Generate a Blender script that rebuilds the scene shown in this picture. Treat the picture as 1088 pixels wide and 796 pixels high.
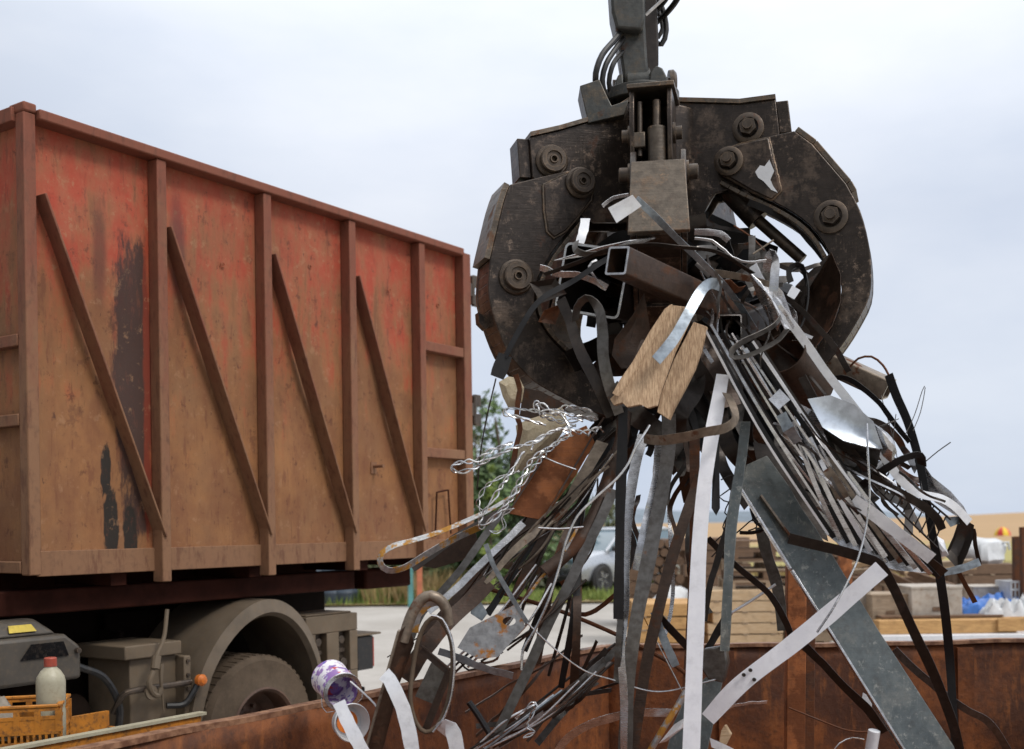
import bpy, bmesh, math, random
from mathutils import Vector, Matrix, noise as mnoise
R = math.radians
PI = math.pi
random.seed(7)
sc = bpy.context.scene
for o in list(bpy.data.objects): bpy.data.objects.remove(o)
COL = sc.collection

# ------------------------------------------------------------------ camera
FPX, CX, CY, ROLL, CAMZ = 1200.0, 544.0, 558.0, R(0.8), 1.7
CR, SR = math.cos(ROLL), math.sin(ROLL)
cam_d = bpy.data.cameras.new('camera'); cam = bpy.data.objects.new('camera', cam_d); COL.objects.link(cam)
cam_d.sensor_width = 36.0; cam_d.lens = FPX*36/1088; cam_d.shift_y = (CY-398)/1088
cam_d.clip_start = 0.05; cam_d.clip_end = 9000
cam_d.dof.use_dof = True; cam_d.dof.focus_distance = 4.75; cam_d.dof.aperture_fstop = 2.6
cam.matrix_world = Matrix(((CR, SR, 0, 0), (0, 0, -1, 0), (-SR, CR, 0, CAMZ), (0, 0, 0, 1)))
sc.camera = cam

# ------------------------------------------------------------------ sky and light (overcast)
SUN_EL, SUN_AZ = R(48), R(126)      # azimuth measured from +Y clockwise
w = bpy.data.worlds.new('World'); sc.world = w; w.use_nodes = True
nt = w.node_tree; nt.nodes.clear()
wo = nt.nodes.new('ShaderNodeOutputWorld'); bg = nt.nodes.new('ShaderNodeBackground')
sky = nt.nodes.new('ShaderNodeTexSky'); sky.sky_type = 'NISHITA'; sky.sun_disc = False
sky.sun_elevation = SUN_EL; sky.sun_rotation = SUN_AZ; sky.air_density = 1.0; sky.dust_density = 2.0
tc = nt.nodes.new('ShaderNodeTexCoord'); sx = nt.nodes.new('ShaderNodeSeparateXYZ')
nt.links.new(tc.outputs['Generated'], sx.inputs[0])
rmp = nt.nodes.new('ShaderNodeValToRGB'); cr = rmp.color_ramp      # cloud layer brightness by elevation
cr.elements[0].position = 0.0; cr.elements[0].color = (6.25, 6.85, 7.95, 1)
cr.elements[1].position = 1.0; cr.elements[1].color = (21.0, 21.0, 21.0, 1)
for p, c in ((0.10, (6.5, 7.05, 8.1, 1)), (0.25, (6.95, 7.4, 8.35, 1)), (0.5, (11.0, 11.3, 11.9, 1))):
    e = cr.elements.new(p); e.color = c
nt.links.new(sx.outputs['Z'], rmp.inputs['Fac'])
mp = nt.nodes.new('ShaderNodeMapping'); mp.inputs['Scale'].default_value = (1.0, 1.0, 2.6)
nz = nt.nodes.new('ShaderNodeTexNoise'); nz.inputs['Scale'].default_value = 2.1; nz.inputs['Detail'].default_value = 7
nz.inputs['Roughness'].default_value = 0.52
nt.links.new(tc.outputs['Generated'], mp.inputs[0]); nt.links.new(mp.outputs[0], nz.inputs['Vector'])
nr = nt.nodes.new('ShaderNodeValToRGB')
nr.color_ramp.elements[0].position = 0.35; nr.color_ramp.elements[0].color = (0.83, 0.865, 0.915, 1)
nr.color_ramp.elements[1].position = 0.62; nr.color_ramp.elements[1].color = (1.06, 1.05, 1.03, 1)
nt.links.new(nz.outputs['Fac'], nr.inputs['Fac'])
ml = nt.nodes.new('ShaderNodeMix'); ml.data_type = 'RGBA'; ml.blend_type = 'MULTIPLY'; ml.inputs[0].default_value = 1
dp = nt.nodes.new('ShaderNodeVectorMath'); dp.operation = 'DOT_PRODUCT'; dp.inputs[1].default_value = (-0.93, -0.36, 0.0)   # sky dimmed out of view to the left, added to shade left-facing sides
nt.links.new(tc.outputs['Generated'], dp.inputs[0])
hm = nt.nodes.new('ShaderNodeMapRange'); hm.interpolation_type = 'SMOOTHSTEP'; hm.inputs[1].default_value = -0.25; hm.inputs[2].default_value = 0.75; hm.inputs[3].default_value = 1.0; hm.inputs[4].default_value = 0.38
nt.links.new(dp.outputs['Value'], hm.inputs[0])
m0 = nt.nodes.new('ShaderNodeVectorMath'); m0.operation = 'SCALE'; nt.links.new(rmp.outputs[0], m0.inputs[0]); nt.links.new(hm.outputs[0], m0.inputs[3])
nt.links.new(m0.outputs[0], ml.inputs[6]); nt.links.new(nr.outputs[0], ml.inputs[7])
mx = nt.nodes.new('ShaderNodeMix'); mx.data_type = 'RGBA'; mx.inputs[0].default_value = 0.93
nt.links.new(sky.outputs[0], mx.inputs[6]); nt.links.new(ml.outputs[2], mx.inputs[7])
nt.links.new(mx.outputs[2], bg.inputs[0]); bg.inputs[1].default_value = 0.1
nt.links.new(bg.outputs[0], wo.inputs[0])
sd = bpy.data.lights.new('sun', 'SUN'); sd.energy = 1.5; sd.angle = R(14); sd.color = (1, 0.95, 0.88)
so = bpy.data.objects.new('sun', sd); COL.objects.link(so)
sv = Vector((math.sin(SUN_AZ)*math.cos(SUN_EL), math.cos(SUN_AZ)*math.cos(SUN_EL), math.sin(SUN_EL)))
so.rotation_euler = sv.to_track_quat('Z', 'Y').to_euler()
sc.view_settings.view_transform = 'Standard'; sc.view_settings.look = 'None'
sc.view_settings.exposure = 0.17; sc.view_settings.gamma = 1.0; sc.view_settings.use_curve_mapping = False
sc.cycles.max_bounces = 6; sc.cycles.use_denoising = True

# ------------------------------------------------------------------ helpers
def P(px, py, d):
    """the point that lies d metres ahead under a position of the photograph"""
    u, v = px-CX, CY-py
    return Vector(((u*CR+v*SR)*d/FPX, d, CAMZ+(-u*SR+v*CR)*d/FPX))

class NT:
    def __init__(s, name):
        s.m = bpy.data.materials.new(name); s.m.use_nodes = True
        s.t = s.m.node_tree; s.t.nodes.clear()
        s.out = s.n('ShaderNodeOutputMaterial'); s.b = s.n('ShaderNodeBsdfPrincipled')
        s.t.links.new(s.b.outputs[0], s.out.inputs[0])
    def n(s, t): return s.t.nodes.new(t)
    def put(s, sock, v):
        if isinstance(v, bpy.types.NodeSocket): s.t.links.new(v, sock)
        elif isinstance(v, (tuple, list)):
            sock.default_value = tuple(v)+((1,) if len(v) == 3 and len(sock.default_value) == 4 else ())
        else: sock.default_value = v
    def pos(s): return s.n('ShaderNodeNewGeometry').outputs['Position']
    def obj(s): return s.n('ShaderNodeTexCoord').outputs['Object']
    def sep(s, v):
        q = s.n('ShaderNodeSeparateXYZ'); s.put(q.inputs[0], v); return q.outputs
    def sc(s, v, k, rot=(0, 0, 0)):
        q = s.n('ShaderNodeMapping'); s.put(q.inputs[0], v); q.inputs['Scale'].default_value = k; q.inputs['Rotation'].default_value = rot
        return q.outputs[0]
    def noise(s, v, scale, det=5, rough=0.6, dist=0):
        q = s.n('ShaderNodeTexNoise'); s.put(q.inputs['Vector'], v); q.inputs['Scale'].default_value = scale
        q.inputs['Detail'].default_value = det; q.inputs['Roughness'].default_value = rough; q.inputs['Distortion'].default_value = dist
        return q.outputs['Fac']
    def vor(s, v, scale, out='Distance'):
        q = s.n('ShaderNodeTexVoronoi'); s.put(q.inputs['Vector'], v); q.inputs['Scale'].default_value = scale; return q.outputs[out]
    def m_(s, op, a, b=0.0, c=0.0):
        q = s.n('ShaderNodeMath'); q.operation = op; s.put(q.inputs[0], a); s.put(q.inputs[1], b); s.put(q.inputs[2], c); return q.outputs[0]
    def st(s, v, a, b):
        q = s.n('ShaderNodeMapRange'); q.interpolation_type = 'SMOOTHSTEP'; s.put(q.inputs[0], v)
        q.inputs[1].default_value = a; q.inputs[2].default_value = b; return q.outputs[0]
    def mix(s, f, a, b, bt='MIX'):
        q = s.n('ShaderNodeMix'); q.data_type = 'RGBA'; q.blend_type = bt
        s.put(q.inputs[0], f); s.put(q.inputs[6], a); s.put(q.inputs[7], b); return q.outputs[2]
    def lerp(s, f, a, b):
        q = s.n('ShaderNodeMix'); q.data_type = 'FLOAT'; s.put(q.inputs[0], f); s.put(q.inputs[2], a); s.put(q.inputs[3], b); return q.outputs[0]
    def bump(s, h, st=0.3, d=0.01):
        q = s.n('ShaderNodeBump'); s.put(q.inputs['Height'], h); q.inputs['Strength'].default_value = st; q.inputs['Distance'].default_value = d
        s.put(s.b.inputs['Normal'], q.outputs[0])
    def set(s, col=None, rough=None, metal=None, **kw):
        if col is not None: s.put(s.b.inputs['Base Color'], col)
        if rough is not None: s.put(s.b.inputs['Roughness'], rough)
        if metal is not None: s.put(s.b.inputs['Metallic'], metal)
        for k, v in kw.items(): s.put(s.b.inputs[k.replace('_', ' ')], v)
        return s.m

M = {}
def metal(name, base, met=0.9, rough=0.35, rust=(0.16, 0.055, 0.02), amt=0.5, base2=None, bump=0.15, scale=9, dirt=0.3, edge=None):
    """sheet metal with rust blooms (amt 0..1), streaky tarnish and fine scratches"""
    k = NT(name); p = k.pos()
    n1 = k.noise(p, scale, 6, 0.65); n2 = k.noise(p, scale*4.3, 4, 0.6); n3 = k.noise(k.sc(p, (3, 3, 60), (0.4, 0.7, 0)), 3, 3)
    b = k.mix(k.st(n2, 0.3, 0.72), base, base2 or tuple(c*0.62 for c in base))
    b = k.mix(k.m_('MULTIPLY', k.st(k.noise(p, 21, 6, 0.7), 0.48, 0.7), dirt), b, (0.06, 0.045, 0.035))
    rm = k.st(n1, 0.78-0.5*amt, 0.86-0.5*amt)
    rc = k.mix(n2, rust, tuple(c*0.4 for c in rust))
    c = k.mix(rm, b, rc)
    if edge:
        bv = k.n('ShaderNodeBevel'); bv.samples = 4; bv.inputs['Radius'].default_value = 0.007
        dt = k.n('ShaderNodeVectorMath'); dt.operation = 'DOT_PRODUCT'; k.put(dt.inputs[0], bv.outputs[0]); k.put(dt.inputs[1], k.n('ShaderNodeNewGeometry').outputs['Normal'])
        sc1 = k.noise(k.sc(p, (34, 34, 2.2), (0.5, 0.9, 0)), 2.2, 5, 0.8, 1.5); sc2 = k.noise(k.sc(p, (3, 40, 40), (0.2, 0.35, 0.7)), 2.0, 5, 0.8, 1.2); blo = k.noise(p, 3.2, 6, 0.65)
        c = k.mix(k.m_('MULTIPLY', k.st(k.noise(p, 7.5, 8, 0.75), 0.50, 0.62), 0.55), c, tuple(x*0.5 for x in edge)); c = k.mix(k.m_('MULTIPLY', k.st(k.noise(p, 30, 5, 0.8), 0.56, 0.64), k.m_('MULTIPLY', k.st(blo, 0.42, 0.6), 0.6)), c, tuple(x*0.95 for x in edge))
        c = k.mix(k.m_('MULTIPLY', k.m_('MULTIPLY', k.m_('MAXIMUM', k.st(sc1, 0.60, 0.66), k.st(sc2, 0.63, 0.69)), k.st(blo, 0.45, 0.6)), 0.45), c, tuple(x*1.1 for x in edge))
        em = k.m_('MULTIPLY', k.st(k.m_('SUBTRACT', 1.0, dt.outputs['Value']), 0.02, 0.14), k.st(k.noise(p, 16, 4, 0.7), 0.40, 0.62)); c = k.mix(k.m_('MULTIPLY', em, 0.8), c, edge)
    k.bump(k.m_('ADD', k.m_('MULTIPLY', n2, 0.5), k.m_('ADD', k.m_('MULTIPLY', n3, 0.25), k.m_('MULTIPLY', n1, 0.6))), bump, 0.01)
    M[name] = k.set(c, k.lerp(rm, k.lerp(n3, rough*0.75, min(1, rough*1.35)), 0.85), k.lerp(rm, met, 0.1))
    return M[name]
def paint(name, base, rough=0.5, var=0.35, scale=6, bump=0.1, met=0.0, dirt=(0.08, 0.06, 0.045), damt=0.3, spec=0.5, pos=True):
    k = NT(name); p = k.pos() if pos else k.obj()
    n1 = k.noise(p, scale, 6, 0.65); n2 = k.noise(p, scale*5, 4, 0.65)
    c = k.mix(k.m_('MULTIPLY', k.st(n1, 0.3, 0.75), 1.0), base, tuple(x*(1-var) for x in base))
    c = k.mix(k.m_('MULTIPLY', k.st(n2, 0.45, 0.75), damt), c, dirt)
    k.bump(k.m_('ADD', n1, k.m_('MULTIPLY', n2, 0.4)), bump, 0.01)
    M[name] = k.set(c, k.lerp(n2, rough*0.8, min(1, rough*1.2)), met, Specular_IOR_Level=spec)
    return M[name]

metal('bright', (0.86, 0.87, 0.90), 0.35, 0.38, amt=0.08, dirt=0.18, bump=0.08, base2=(0.76, 0.77, 0.81), scale=5)
metal('silver', (0.70, 0.70, 0.72), 0.9, 0.26, amt=0.20, dirt=0.3, bump=0.12, base2=(0.48, 0.47, 0.47))
metal('wire_silver', (0.75, 0.75, 0.76), 1.0, 0.25, amt=0.12, dirt=0.2)
metal('bluegrey', (0.36, 0.41, 0.46), 0.75, 0.38, amt=0.22, dirt=0.35)
metal('dullgrey', (0.16, 0.15, 0.14), 0.75, 0.32, amt=0.3, dirt=0.4, base2=(0.10, 0.09, 0.082))
metal('tan', (0.27, 0.215, 0.165), 0.5, 0.45, amt=0.42, dirt=0.4)
metal('dark', (0.036, 0.027, 0.022), 0.45, 0.36, rust=(0.055, 0.022, 0.012), amt=0.4, dirt=0.2)
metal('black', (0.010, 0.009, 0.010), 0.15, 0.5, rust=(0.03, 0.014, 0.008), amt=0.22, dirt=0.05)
metal('rusty', (0.10, 0.042, 0.022), 0.3, 0.65, rust=(0.16, 0.052, 0.016), amt=0.7, bump=0.5)
metal('orange_rust', (0.36, 0.12, 0.035), 0.1, 0.7, rust=(0.24, 0.075, 0.022), amt=0.62, bump=0.5, scale=5)
metal('brown', (0.060, 0.034, 0.022), 0.35, 0.45, rust=(0.10, 0.038, 0.015), amt=0.5, bump=0.3, dirt=0.1)
metal('slate', (0.105, 0.120, 0.122), 0.35, 0.36, edge=(0.33, 0.33, 0.30), rust=(0.16, 0.09, 0.045), amt=0.2, base2=(0.075, 0.088, 0.090), dirt=0.35, bump=0.12)
metal('ochre', (0.5, 0.5, 0.5), 0.7, 0.4, rust=(0.55, 0.26, 0.04), amt=0.62, scale=14)
metal('grapple', (0.042, 0.031, 0.025), 0.5, 0.34, edge=(0.30,0.215,0.16), rust=(0.075, 0.030, 0.015), amt=0.36, base2=(0.026, 0.019, 0.015), bump=0.3, scale=6, dirt=0.4)
metal('scuffed', (0.13, 0.105, 0.082), 0.55, 0.42, rust=(0.17, 0.075, 0.035), amt=0.36, bump=0.35, scale=7, dirt=0.6, edge=(0.32,0.20,0.12))
metal('pin', (0.10, 0.078, 0.062), 0.6, 0.4, amt=0.3, edge=(0.26, 0.18, 0.12))
metal('link', (0.065, 0.066, 0.062), 0.4, 0.42, edge=(0.2,0.15,0.1), rust=(0.10, 0.05, 0.03), amt=0.34, bump=0.2)
paint('hose', (0.014, 0.014, 0.015), 0.45)
paint('rubber', (0.12, 0.088, 0.062), 0.85, 0.35, 8, 0.3, dirt=(0.14, 0.10, 0.068), damt=0.6, spec=0.15)
paint('dark_glass', (0.006, 0.006, 0.007), 0.25, spec=0.3)
paint('mudguard', (0.165, 0.128, 0.092), 0.5, 0.35, 5, dirt=(0.17, 0.12, 0.075), damt=0.6, spec=0.3)
paint('chassis', (0.012, 0.007, 0.005), 0.8, 0.5, spec=0.1, dirt=(0.02, 0.012, 0.008))
paint('chassis_red', (0.045, 0.013, 0.008), 0.8, 0.5, spec=0.1, dirt=(0.03, 0.012, 0.008))
paint('truckbox', (0.165, 0.125, 0.085), 0.6, 0.3, 5, dirt=(0.17, 0.115, 0.07), damt=0.5, spec=0.3)
paint('plastic_grey', (0.075, 0.064, 0.052), 0.5, 0.3, 6, dirt=(0.12, 0.09, 0.06), damt=0.6)
paint('rim', (0.12, 0.060, 0.036), 0.65, 0.5)
paint('orange_lens', (0.75, 0.20, 0.03), 0.3, 0.2, damt=0.15)
paint('red_lens', (0.42, 0.05, 0.03), 0.3, 0.2, damt=0.2)
paint('yellow', (0.54, 0.20, 0.02), 0.55, 0.45, 9, dirt=(0.08, 0.04, 0.018), damt=0.85)
paint('yellow_label', (0.62, 0.46, 0.06), 0.5, 0.3)
paint('milky', (0.40, 0.37, 0.27), 0.45, 0.2, 9, dirt=(0.24, 0.2, 0.13), damt=0.45)
paint('red_cap', (0.42, 0.07, 0.04), 0.5, 0.3, damt=0.5)
paint('canvas', (0.30, 0.26, 0.21), 0.8, 0.4, 12)
paint('foam', (0.62, 0.52, 0.36), 0.8, 0.35, 14, 0.8, dirt=(0.3, 0.2, 0.1), damt=0.5)
paint('white', (0.72, 0.73, 0.76), 0.5, 0.12, 5, damt=0.15)
paint('offwhite', (0.50, 0.45, 0.39), 0.7, 0.45, 3, dirt=(0.22, 0.14, 0.085), damt=0.6)
paint('car_silver', (0.52, 0.55, 0.60), 0.28, 0.05, 2, 0.0, 0.5, damt=0.05)
paint('car_dark', (0.03, 0.03, 0.033), 0.5)
paint('blue', (0.04, 0.19, 0.62), 0.45, 0.4, 5, 0.4, damt=0.15)
paint('barrel_blue', (0.06, 0.085, 0.12), 0.5, 0.3)
paint('teal', (0.12, 0.34, 0.33), 0.6); paint('coral', (0.62, 0.20, 0.10), 0.6)
paint('pale_plastic', (0.66, 0.68, 0.70), 0.35, 0.2, 5, 0.3, damt=0.2)
paint('tent_red', (0.75, 0.06, 0.05), 0.6); paint('tent_yellow', (0.9, 0.65, 0.03), 0.6)
paint('bark', (0.10, 0.07, 0.05), 0.9, 0.5, 12, 0.6)
paint('hazy_hill', (0.20, 0.25, 0.30), 1.0, 0.3, 0.004)  # blue-grey of distant haze put into the colour, the air itself is clear
k = NT('glass'); M['glass'] = k.set((0.10, 0.16, 0.20), 0.08, 0.0, Specular_IOR_Level=0.9)
def wood(name, a, b, sc_=(4, 4, 60), rot=(0, 0, 0)):
    k = NT(name); p = k.pos(); g = k.noise(k.sc(p, sc_, rot), 3, 6, 0.7); n = k.noise(p, 9, 5)
    c = k.mix(k.st(g, 0.3, 0.7), a, b); c = k.mix(k.m_('MULTIPLY', k.st(n, 0.5, 0.8), 0.5), c, tuple(x*0.35 for x in b))
    k.bump(g, 0.5, 0.01); M[name] = k.set(c, 0.75)
wood('wood_fresh', (0.60, 0.36, 0.14), (0.36, 0.19, 0.07), (3, 3, 40))
wood('wood_pale', (0.60, 0.45, 0.29), (0.47, 0.32, 0.18), (3, 3, 30))
wood('wood_grey', (0.40, 0.31, 0.22), (0.25, 0.18, 0.12), (3, 3, 30))
wood('wood_old', (0.20, 0.12, 0.07), (0.11, 0.065, 0.04), (3, 3, 30))
wood('wood_split', (0.66, 0.47, 0.30), (0.30, 0.18, 0.10), (70, 8, 9), (0, 0.52, 0))
def leafmat(name, a, b):
    k = NT(name); p = k.pos(); n = k.noise(p, 1.4, 4)
    r = k.n('ShaderNodeNewGeometry').outputs['Random Per Island']
    c = k.mix(r, a, b); c = k.mix(k.st(n, 0.35, 0.7), c, tuple(x*0.6 for x in a)); M[name] = k.set(c, 0.6)
leafmat('leaf_dark', (0.06, 0.11, 0.035), (0.12, 0.19, 0.055))
leafmat('leaf_light', (0.17, 0.26, 0.05), (0.30, 0.36, 0.07))
leafmat('leaf_olive', (0.085, 0.10, 0.045), (0.15, 0.16, 0.07))
leafmat('grass', (0.16, 0.25, 0.05), (0.34, 0.38, 0.10))
leafmat('dry_grass', (0.40, 0.27, 0.11), (0.24, 0.20, 0.08))

# container paint: red coat, tan dust gathered low, rust streaks, bare black patches (object space, so it stays on the panel)
k = NT('container_paint'); p = k.obj(); X, Y_, Z = k.sep(p)
pw = k.pos()
streak = k.noise(k.sc(p, (9, 9, 0.9)), 1.6, 6, 0.6); blot = k.noise(p, 2.1, 6, 0.62); fine = k.noise(p, 17, 5, 0.7); speck = k.noise(k.sc(p, (14, 14, 5)), 2.2, 5, 0.7)
mott = k.noise(k.sc(p, (4, 4, 2.0)), 1.5, 9, 0.62); scr = k.noise(k.sc(p, (30, 30, 1.6), (0, 0.06, 0)), 2.5, 5, 0.7)
red = k.mix(k.st(blot, 0.3, 0.7), (0.38, 0.062, 0.034), (0.29, 0.070, 0.038))
red = k.mix(k.st(mott, 0.38, 0.66), red, (0.34, 0.108, 0.058))
red = k.mix(k.m_('MULTIPLY', k.st(fine, 0.45, 0.8), 0.45), red, (0.42, 0.15, 0.09))
tan = k.mix(k.st(blot, 0.35, 0.65), (0.32, 0.150, 0.062), (0.235, 0.118, 0.058))
tan = k.mix(k.st(mott, 0.36, 0.72), tan, (0.21, 0.090, 0.044))
hgt = k.m_('DIVIDE', k.m_('SUBTRACT', 3.75, Z), 2.0)
fac = k.m_('ADD', k.m_('MULTIPLY', hgt, 0.62), k.m_('ADD', k.m_('MULTIPLY', streak, 0.75), k.m_('MULTIPLY', blot, 0.7)))
fac = k.m_('ADD', fac, k.m_('MULTIPLY', k.m_('SUBTRACT', mott, 0.5), 0.8))
c = k.mix(k.st(fac, 0.72, 1.12), red, tan)
c = k.mix(k.m_('MULTIPLY', k.st(scr, 0.60, 0.70), 0.5), c, (0.10, 0.038, 0.022))
c = k.mix(k.m_('MULTIPLY', k.st(k.noise(p, 5.5, 8, 0.75), 0.58, 0.66), 0.55), c, (0.13, 0.055, 0.032))
c = k.mix(k.m_('MULTIPLY', k.st(streak, 0.58, 0.74), 0.45), c, (0.12, 0.045, 0.03))
c = k.mix(k.m_('MULTIPLY', k.st(speck, 0.63, 0.70), 0.75), c, (0.07, 0.03, 0.024))
def patch(c, cx, cz, hx, hz, col, soft=0.04, amp=0.25, sclx=6, sclz=2.4, op=1.0):
    nn = k.m_('SUBTRACT', k.noise(k.sc(p, (sclx, sclx, sclz)), 1.8, 6, 0.7), 0.5)
    dx = k.m_('DIVIDE', k.m_('ABSOLUTE', k.m_('SUBTRACT', X, cx)), hx)
    dz = k.m_('DIVIDE', k.m_('ABSOLUTE', k.m_('SUBTRACT', Z, cz)), hz)
    d = k.m_('ADD', k.m_('POWER', k.m_('ADD', k.m_('POWER', dx, 2.6), k.m_('POWER', dz, 2.6)), 0.385), k.m_('MULTIPLY', nn, amp*9))
    f = k.m_('MULTIPLY', k.m_('SUBTRACT', 1.0, k.st(d, 0.95-soft, 1.0+soft)), op)
    return k.mix(f, c, col)
c = patch(c, 0.635, 2.55, 0.125, 0.85, (0.050, 0.030, 0.027), 0.10, 0.20, 5, 1.4, 0.93)
c = patch(c, 0.73, 2.5, 0.03, 1.0, (0.30, 0.045, 0.02), 0.3, 0.3, 6, 1.2, 0.55)
c = patch(c, 0.475, 1.72, 0.045, 0.22, (0.030, 0.024, 0.020), 0.08, 0.16)
c = patch(c, 0.60, 1.68, 0.045, 0.16, (0.030, 0.024, 0.020), 0.08, 0.14)
c = patch(c, 0.44, 2.02, 0.03, 0.13, (0.030, 0.024, 0.020), 0.08, 0.2)
chip = k.noise(p, 9, 9, 0.78); chip2 = k.noise(k.sc(p, (5, 5, 1.3)), 3.3, 8, 0.75)
c = k.mix(k.m_('MULTIPLY', k.st(chip, 0.57, 0.60), k.m_('MULTIPLY', k.st(chip2, 0.43, 0.56), 0.65)), c, (0.085, 0.034, 0.022))
c = k.mix(k.m_('MULTIPLY', k.st(chip, 0.43, 0.40), k.m_('MULTIPLY', k.st(chip2, 0.60, 0.46), 0.45)), c, (0.36, 0.20, 0.11))
c = k.mix(k.m_('MULTIPLY', k.st(chip2, 0.55, 0.64), 0.55), c, (0.15, 0.055, 0.034))
c = patch(c, 0.95, 3.3, 0.05, 0.3, (0.09, 0.04, 0.035), 0.5, 0.1, 6, 2, 0.7)
c = patch(c, 0.42, 3.2, 0.04, 0.25, (0.11, 0.04, 0.03), 0.5, 0.1, 6, 2, 0.7)
k.bump(k.m_('ADD', k.m_('MULTIPLY', fine, 0.3), blot), 0.35, 0.02)
M['container_paint'] = k.set(c, k.lerp(fine, 0.5, 0.8), 0.0, Specular_IOR_Level=0.22)
k = NT('container_frame'); p = k.obj(); X, Y_, Z = k.sep(p)
b1 = k.noise(k.sc(p, (4, 4, 1.2)), 2.0, 6); fn = k.noise(p, 22, 5, 0.7)
hh = k.m_('ADD', k.m_('MULTIPLY', k.m_('DIVIDE', k.m_('SUBTRACT', 3.75, Z), 2.2), 0.7), b1)
c = k.mix(k.st(hh, 0.5, 1.15), (0.20, 0.070, 0.044), (0.235, 0.125, 0.070))
c = k.mix(k.m_('MULTIPLY', k.st(k.noise(k.sc(p, (8, 8, 2)), 3, 6, 0.7), 0.5, 0.68), 0.6), c, (0.11, 0.045, 0.03))
c = k.mix(k.m_('MULTIPLY', k.st(fn, 0.5, 0.75), 0.5), c, (0.11, 0.06, 0.04))
k.bump(fn, 0.25, 0.01); M['container_frame'] = k.set(c, 0.7, Specular_IOR_Level=0.22)
# rusty skip steel
k = NT('skip_steel'); p = k.pos()
b1 = k.noise(p, 2.6, 7, 0.66); b2 = k.noise(k.sc(p, (10, 10, 2.0)), 2.0, 6, 0.65); b3 = k.noise(p, 26, 5, 0.7)
c = k.mix(k.st(b1, 0.36, 0.64), (0.075, 0.030, 0.017), (0.23, 0.076, 0.024))
c = k.mix(k.m_('MULTIPLY', k.st(b2, 0.5, 0.72), 0.7), c, (0.27, 0.095, 0.028))
c = k.mix(k.m_('MULTIPLY', k.st(b3, 0.5, 0.7), 0.6), c, (0.045, 0.022, 0.015))
k.bump(k.m_('ADD', b1, k.m_('MULTIPLY', b3, 0.5)), 0.6, 0.015); M['skip_steel'] = k.set(c, 0.65, 0.1, Specular_IOR_Level=0.3)
k = NT('skip_rim'); p = k.pos(); b3 = k.noise(p, 18, 6, 0.7)
M['skip_rim'] = k.set(k.mix(k.st(b3, 0.35, 0.65), (0.30, 0.16, 0.09), (0.12, 0.05, 0.025)), 0.6, 0.1)
# yard surface
k = NT('yard'); p = k.pos(); g1 = k.noise(p, 0.35, 6, 0.6); g2 = k.noise(p, 7, 6, 0.7); g3 = k.vor(p, 45)
c = k.mix(k.st(g1, 0.35, 0.65), (0.43, 0.405, 0.375), (0.34, 0.315, 0.285)); c = k.mix(k.m_('MULTIPLY', k.st(g2, 0.45, 0.75), 0.35), c, (0.24, 0.215, 0.19))
k.bump(k.m_('ADD', g2, k.m_('MULTIPLY', g3, 0.4)), 0.3, 0.02); M['yard'] = k.set(c, 0.9)
k = NT('field'); p = k.pos(); X, Y_, Z = k.sep(p); g1 = k.noise(k.sc(p, (1, 5, 1)), 0.01, 6, 0.6); g2 = k.noise(k.sc(p, (1, 0.3, 1)), 0.6, 5)
c = k.mix(k.st(g1, 0.3, 0.7), (0.43, 0.27, 0.14), (0.36, 0.235, 0.115)); c = k.mix(k.m_('MULTIPLY', k.st(g2, 0.4, 0.7), 0.3), c, (0.30, 0.22, 0.10))
c = k.mix(k.st(k.m_('ADD', Y_, k.m_('MULTIPLY', g2, 25)), 78, 110), (0.33, 0.29, 0.10), c)
M['field'] = k.set(c, 1.0)
# paint can label
k = NT('can_label'); p = k.obj(); nn = k.noise(p, 24, 4, 0.6); n2 = k.noise(k.sc(p, (1, 1, 1)), 60, 4)
c = k.mix(k.st(nn, 0.47, 0.53), (0.78, 0.76, 0.80), (0.28, 0.16, 0.42)); c = k.mix(k.st(n2, 0.6, 0.66), c, (0.10, 0.12, 0.45))
c = k.mix(k.st(k.noise(p, 18, 3), 0.62, 0.66), c, (0.55, 0.06, 0.06)); M['can_label'] = k.set(c, 0.35)

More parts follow.
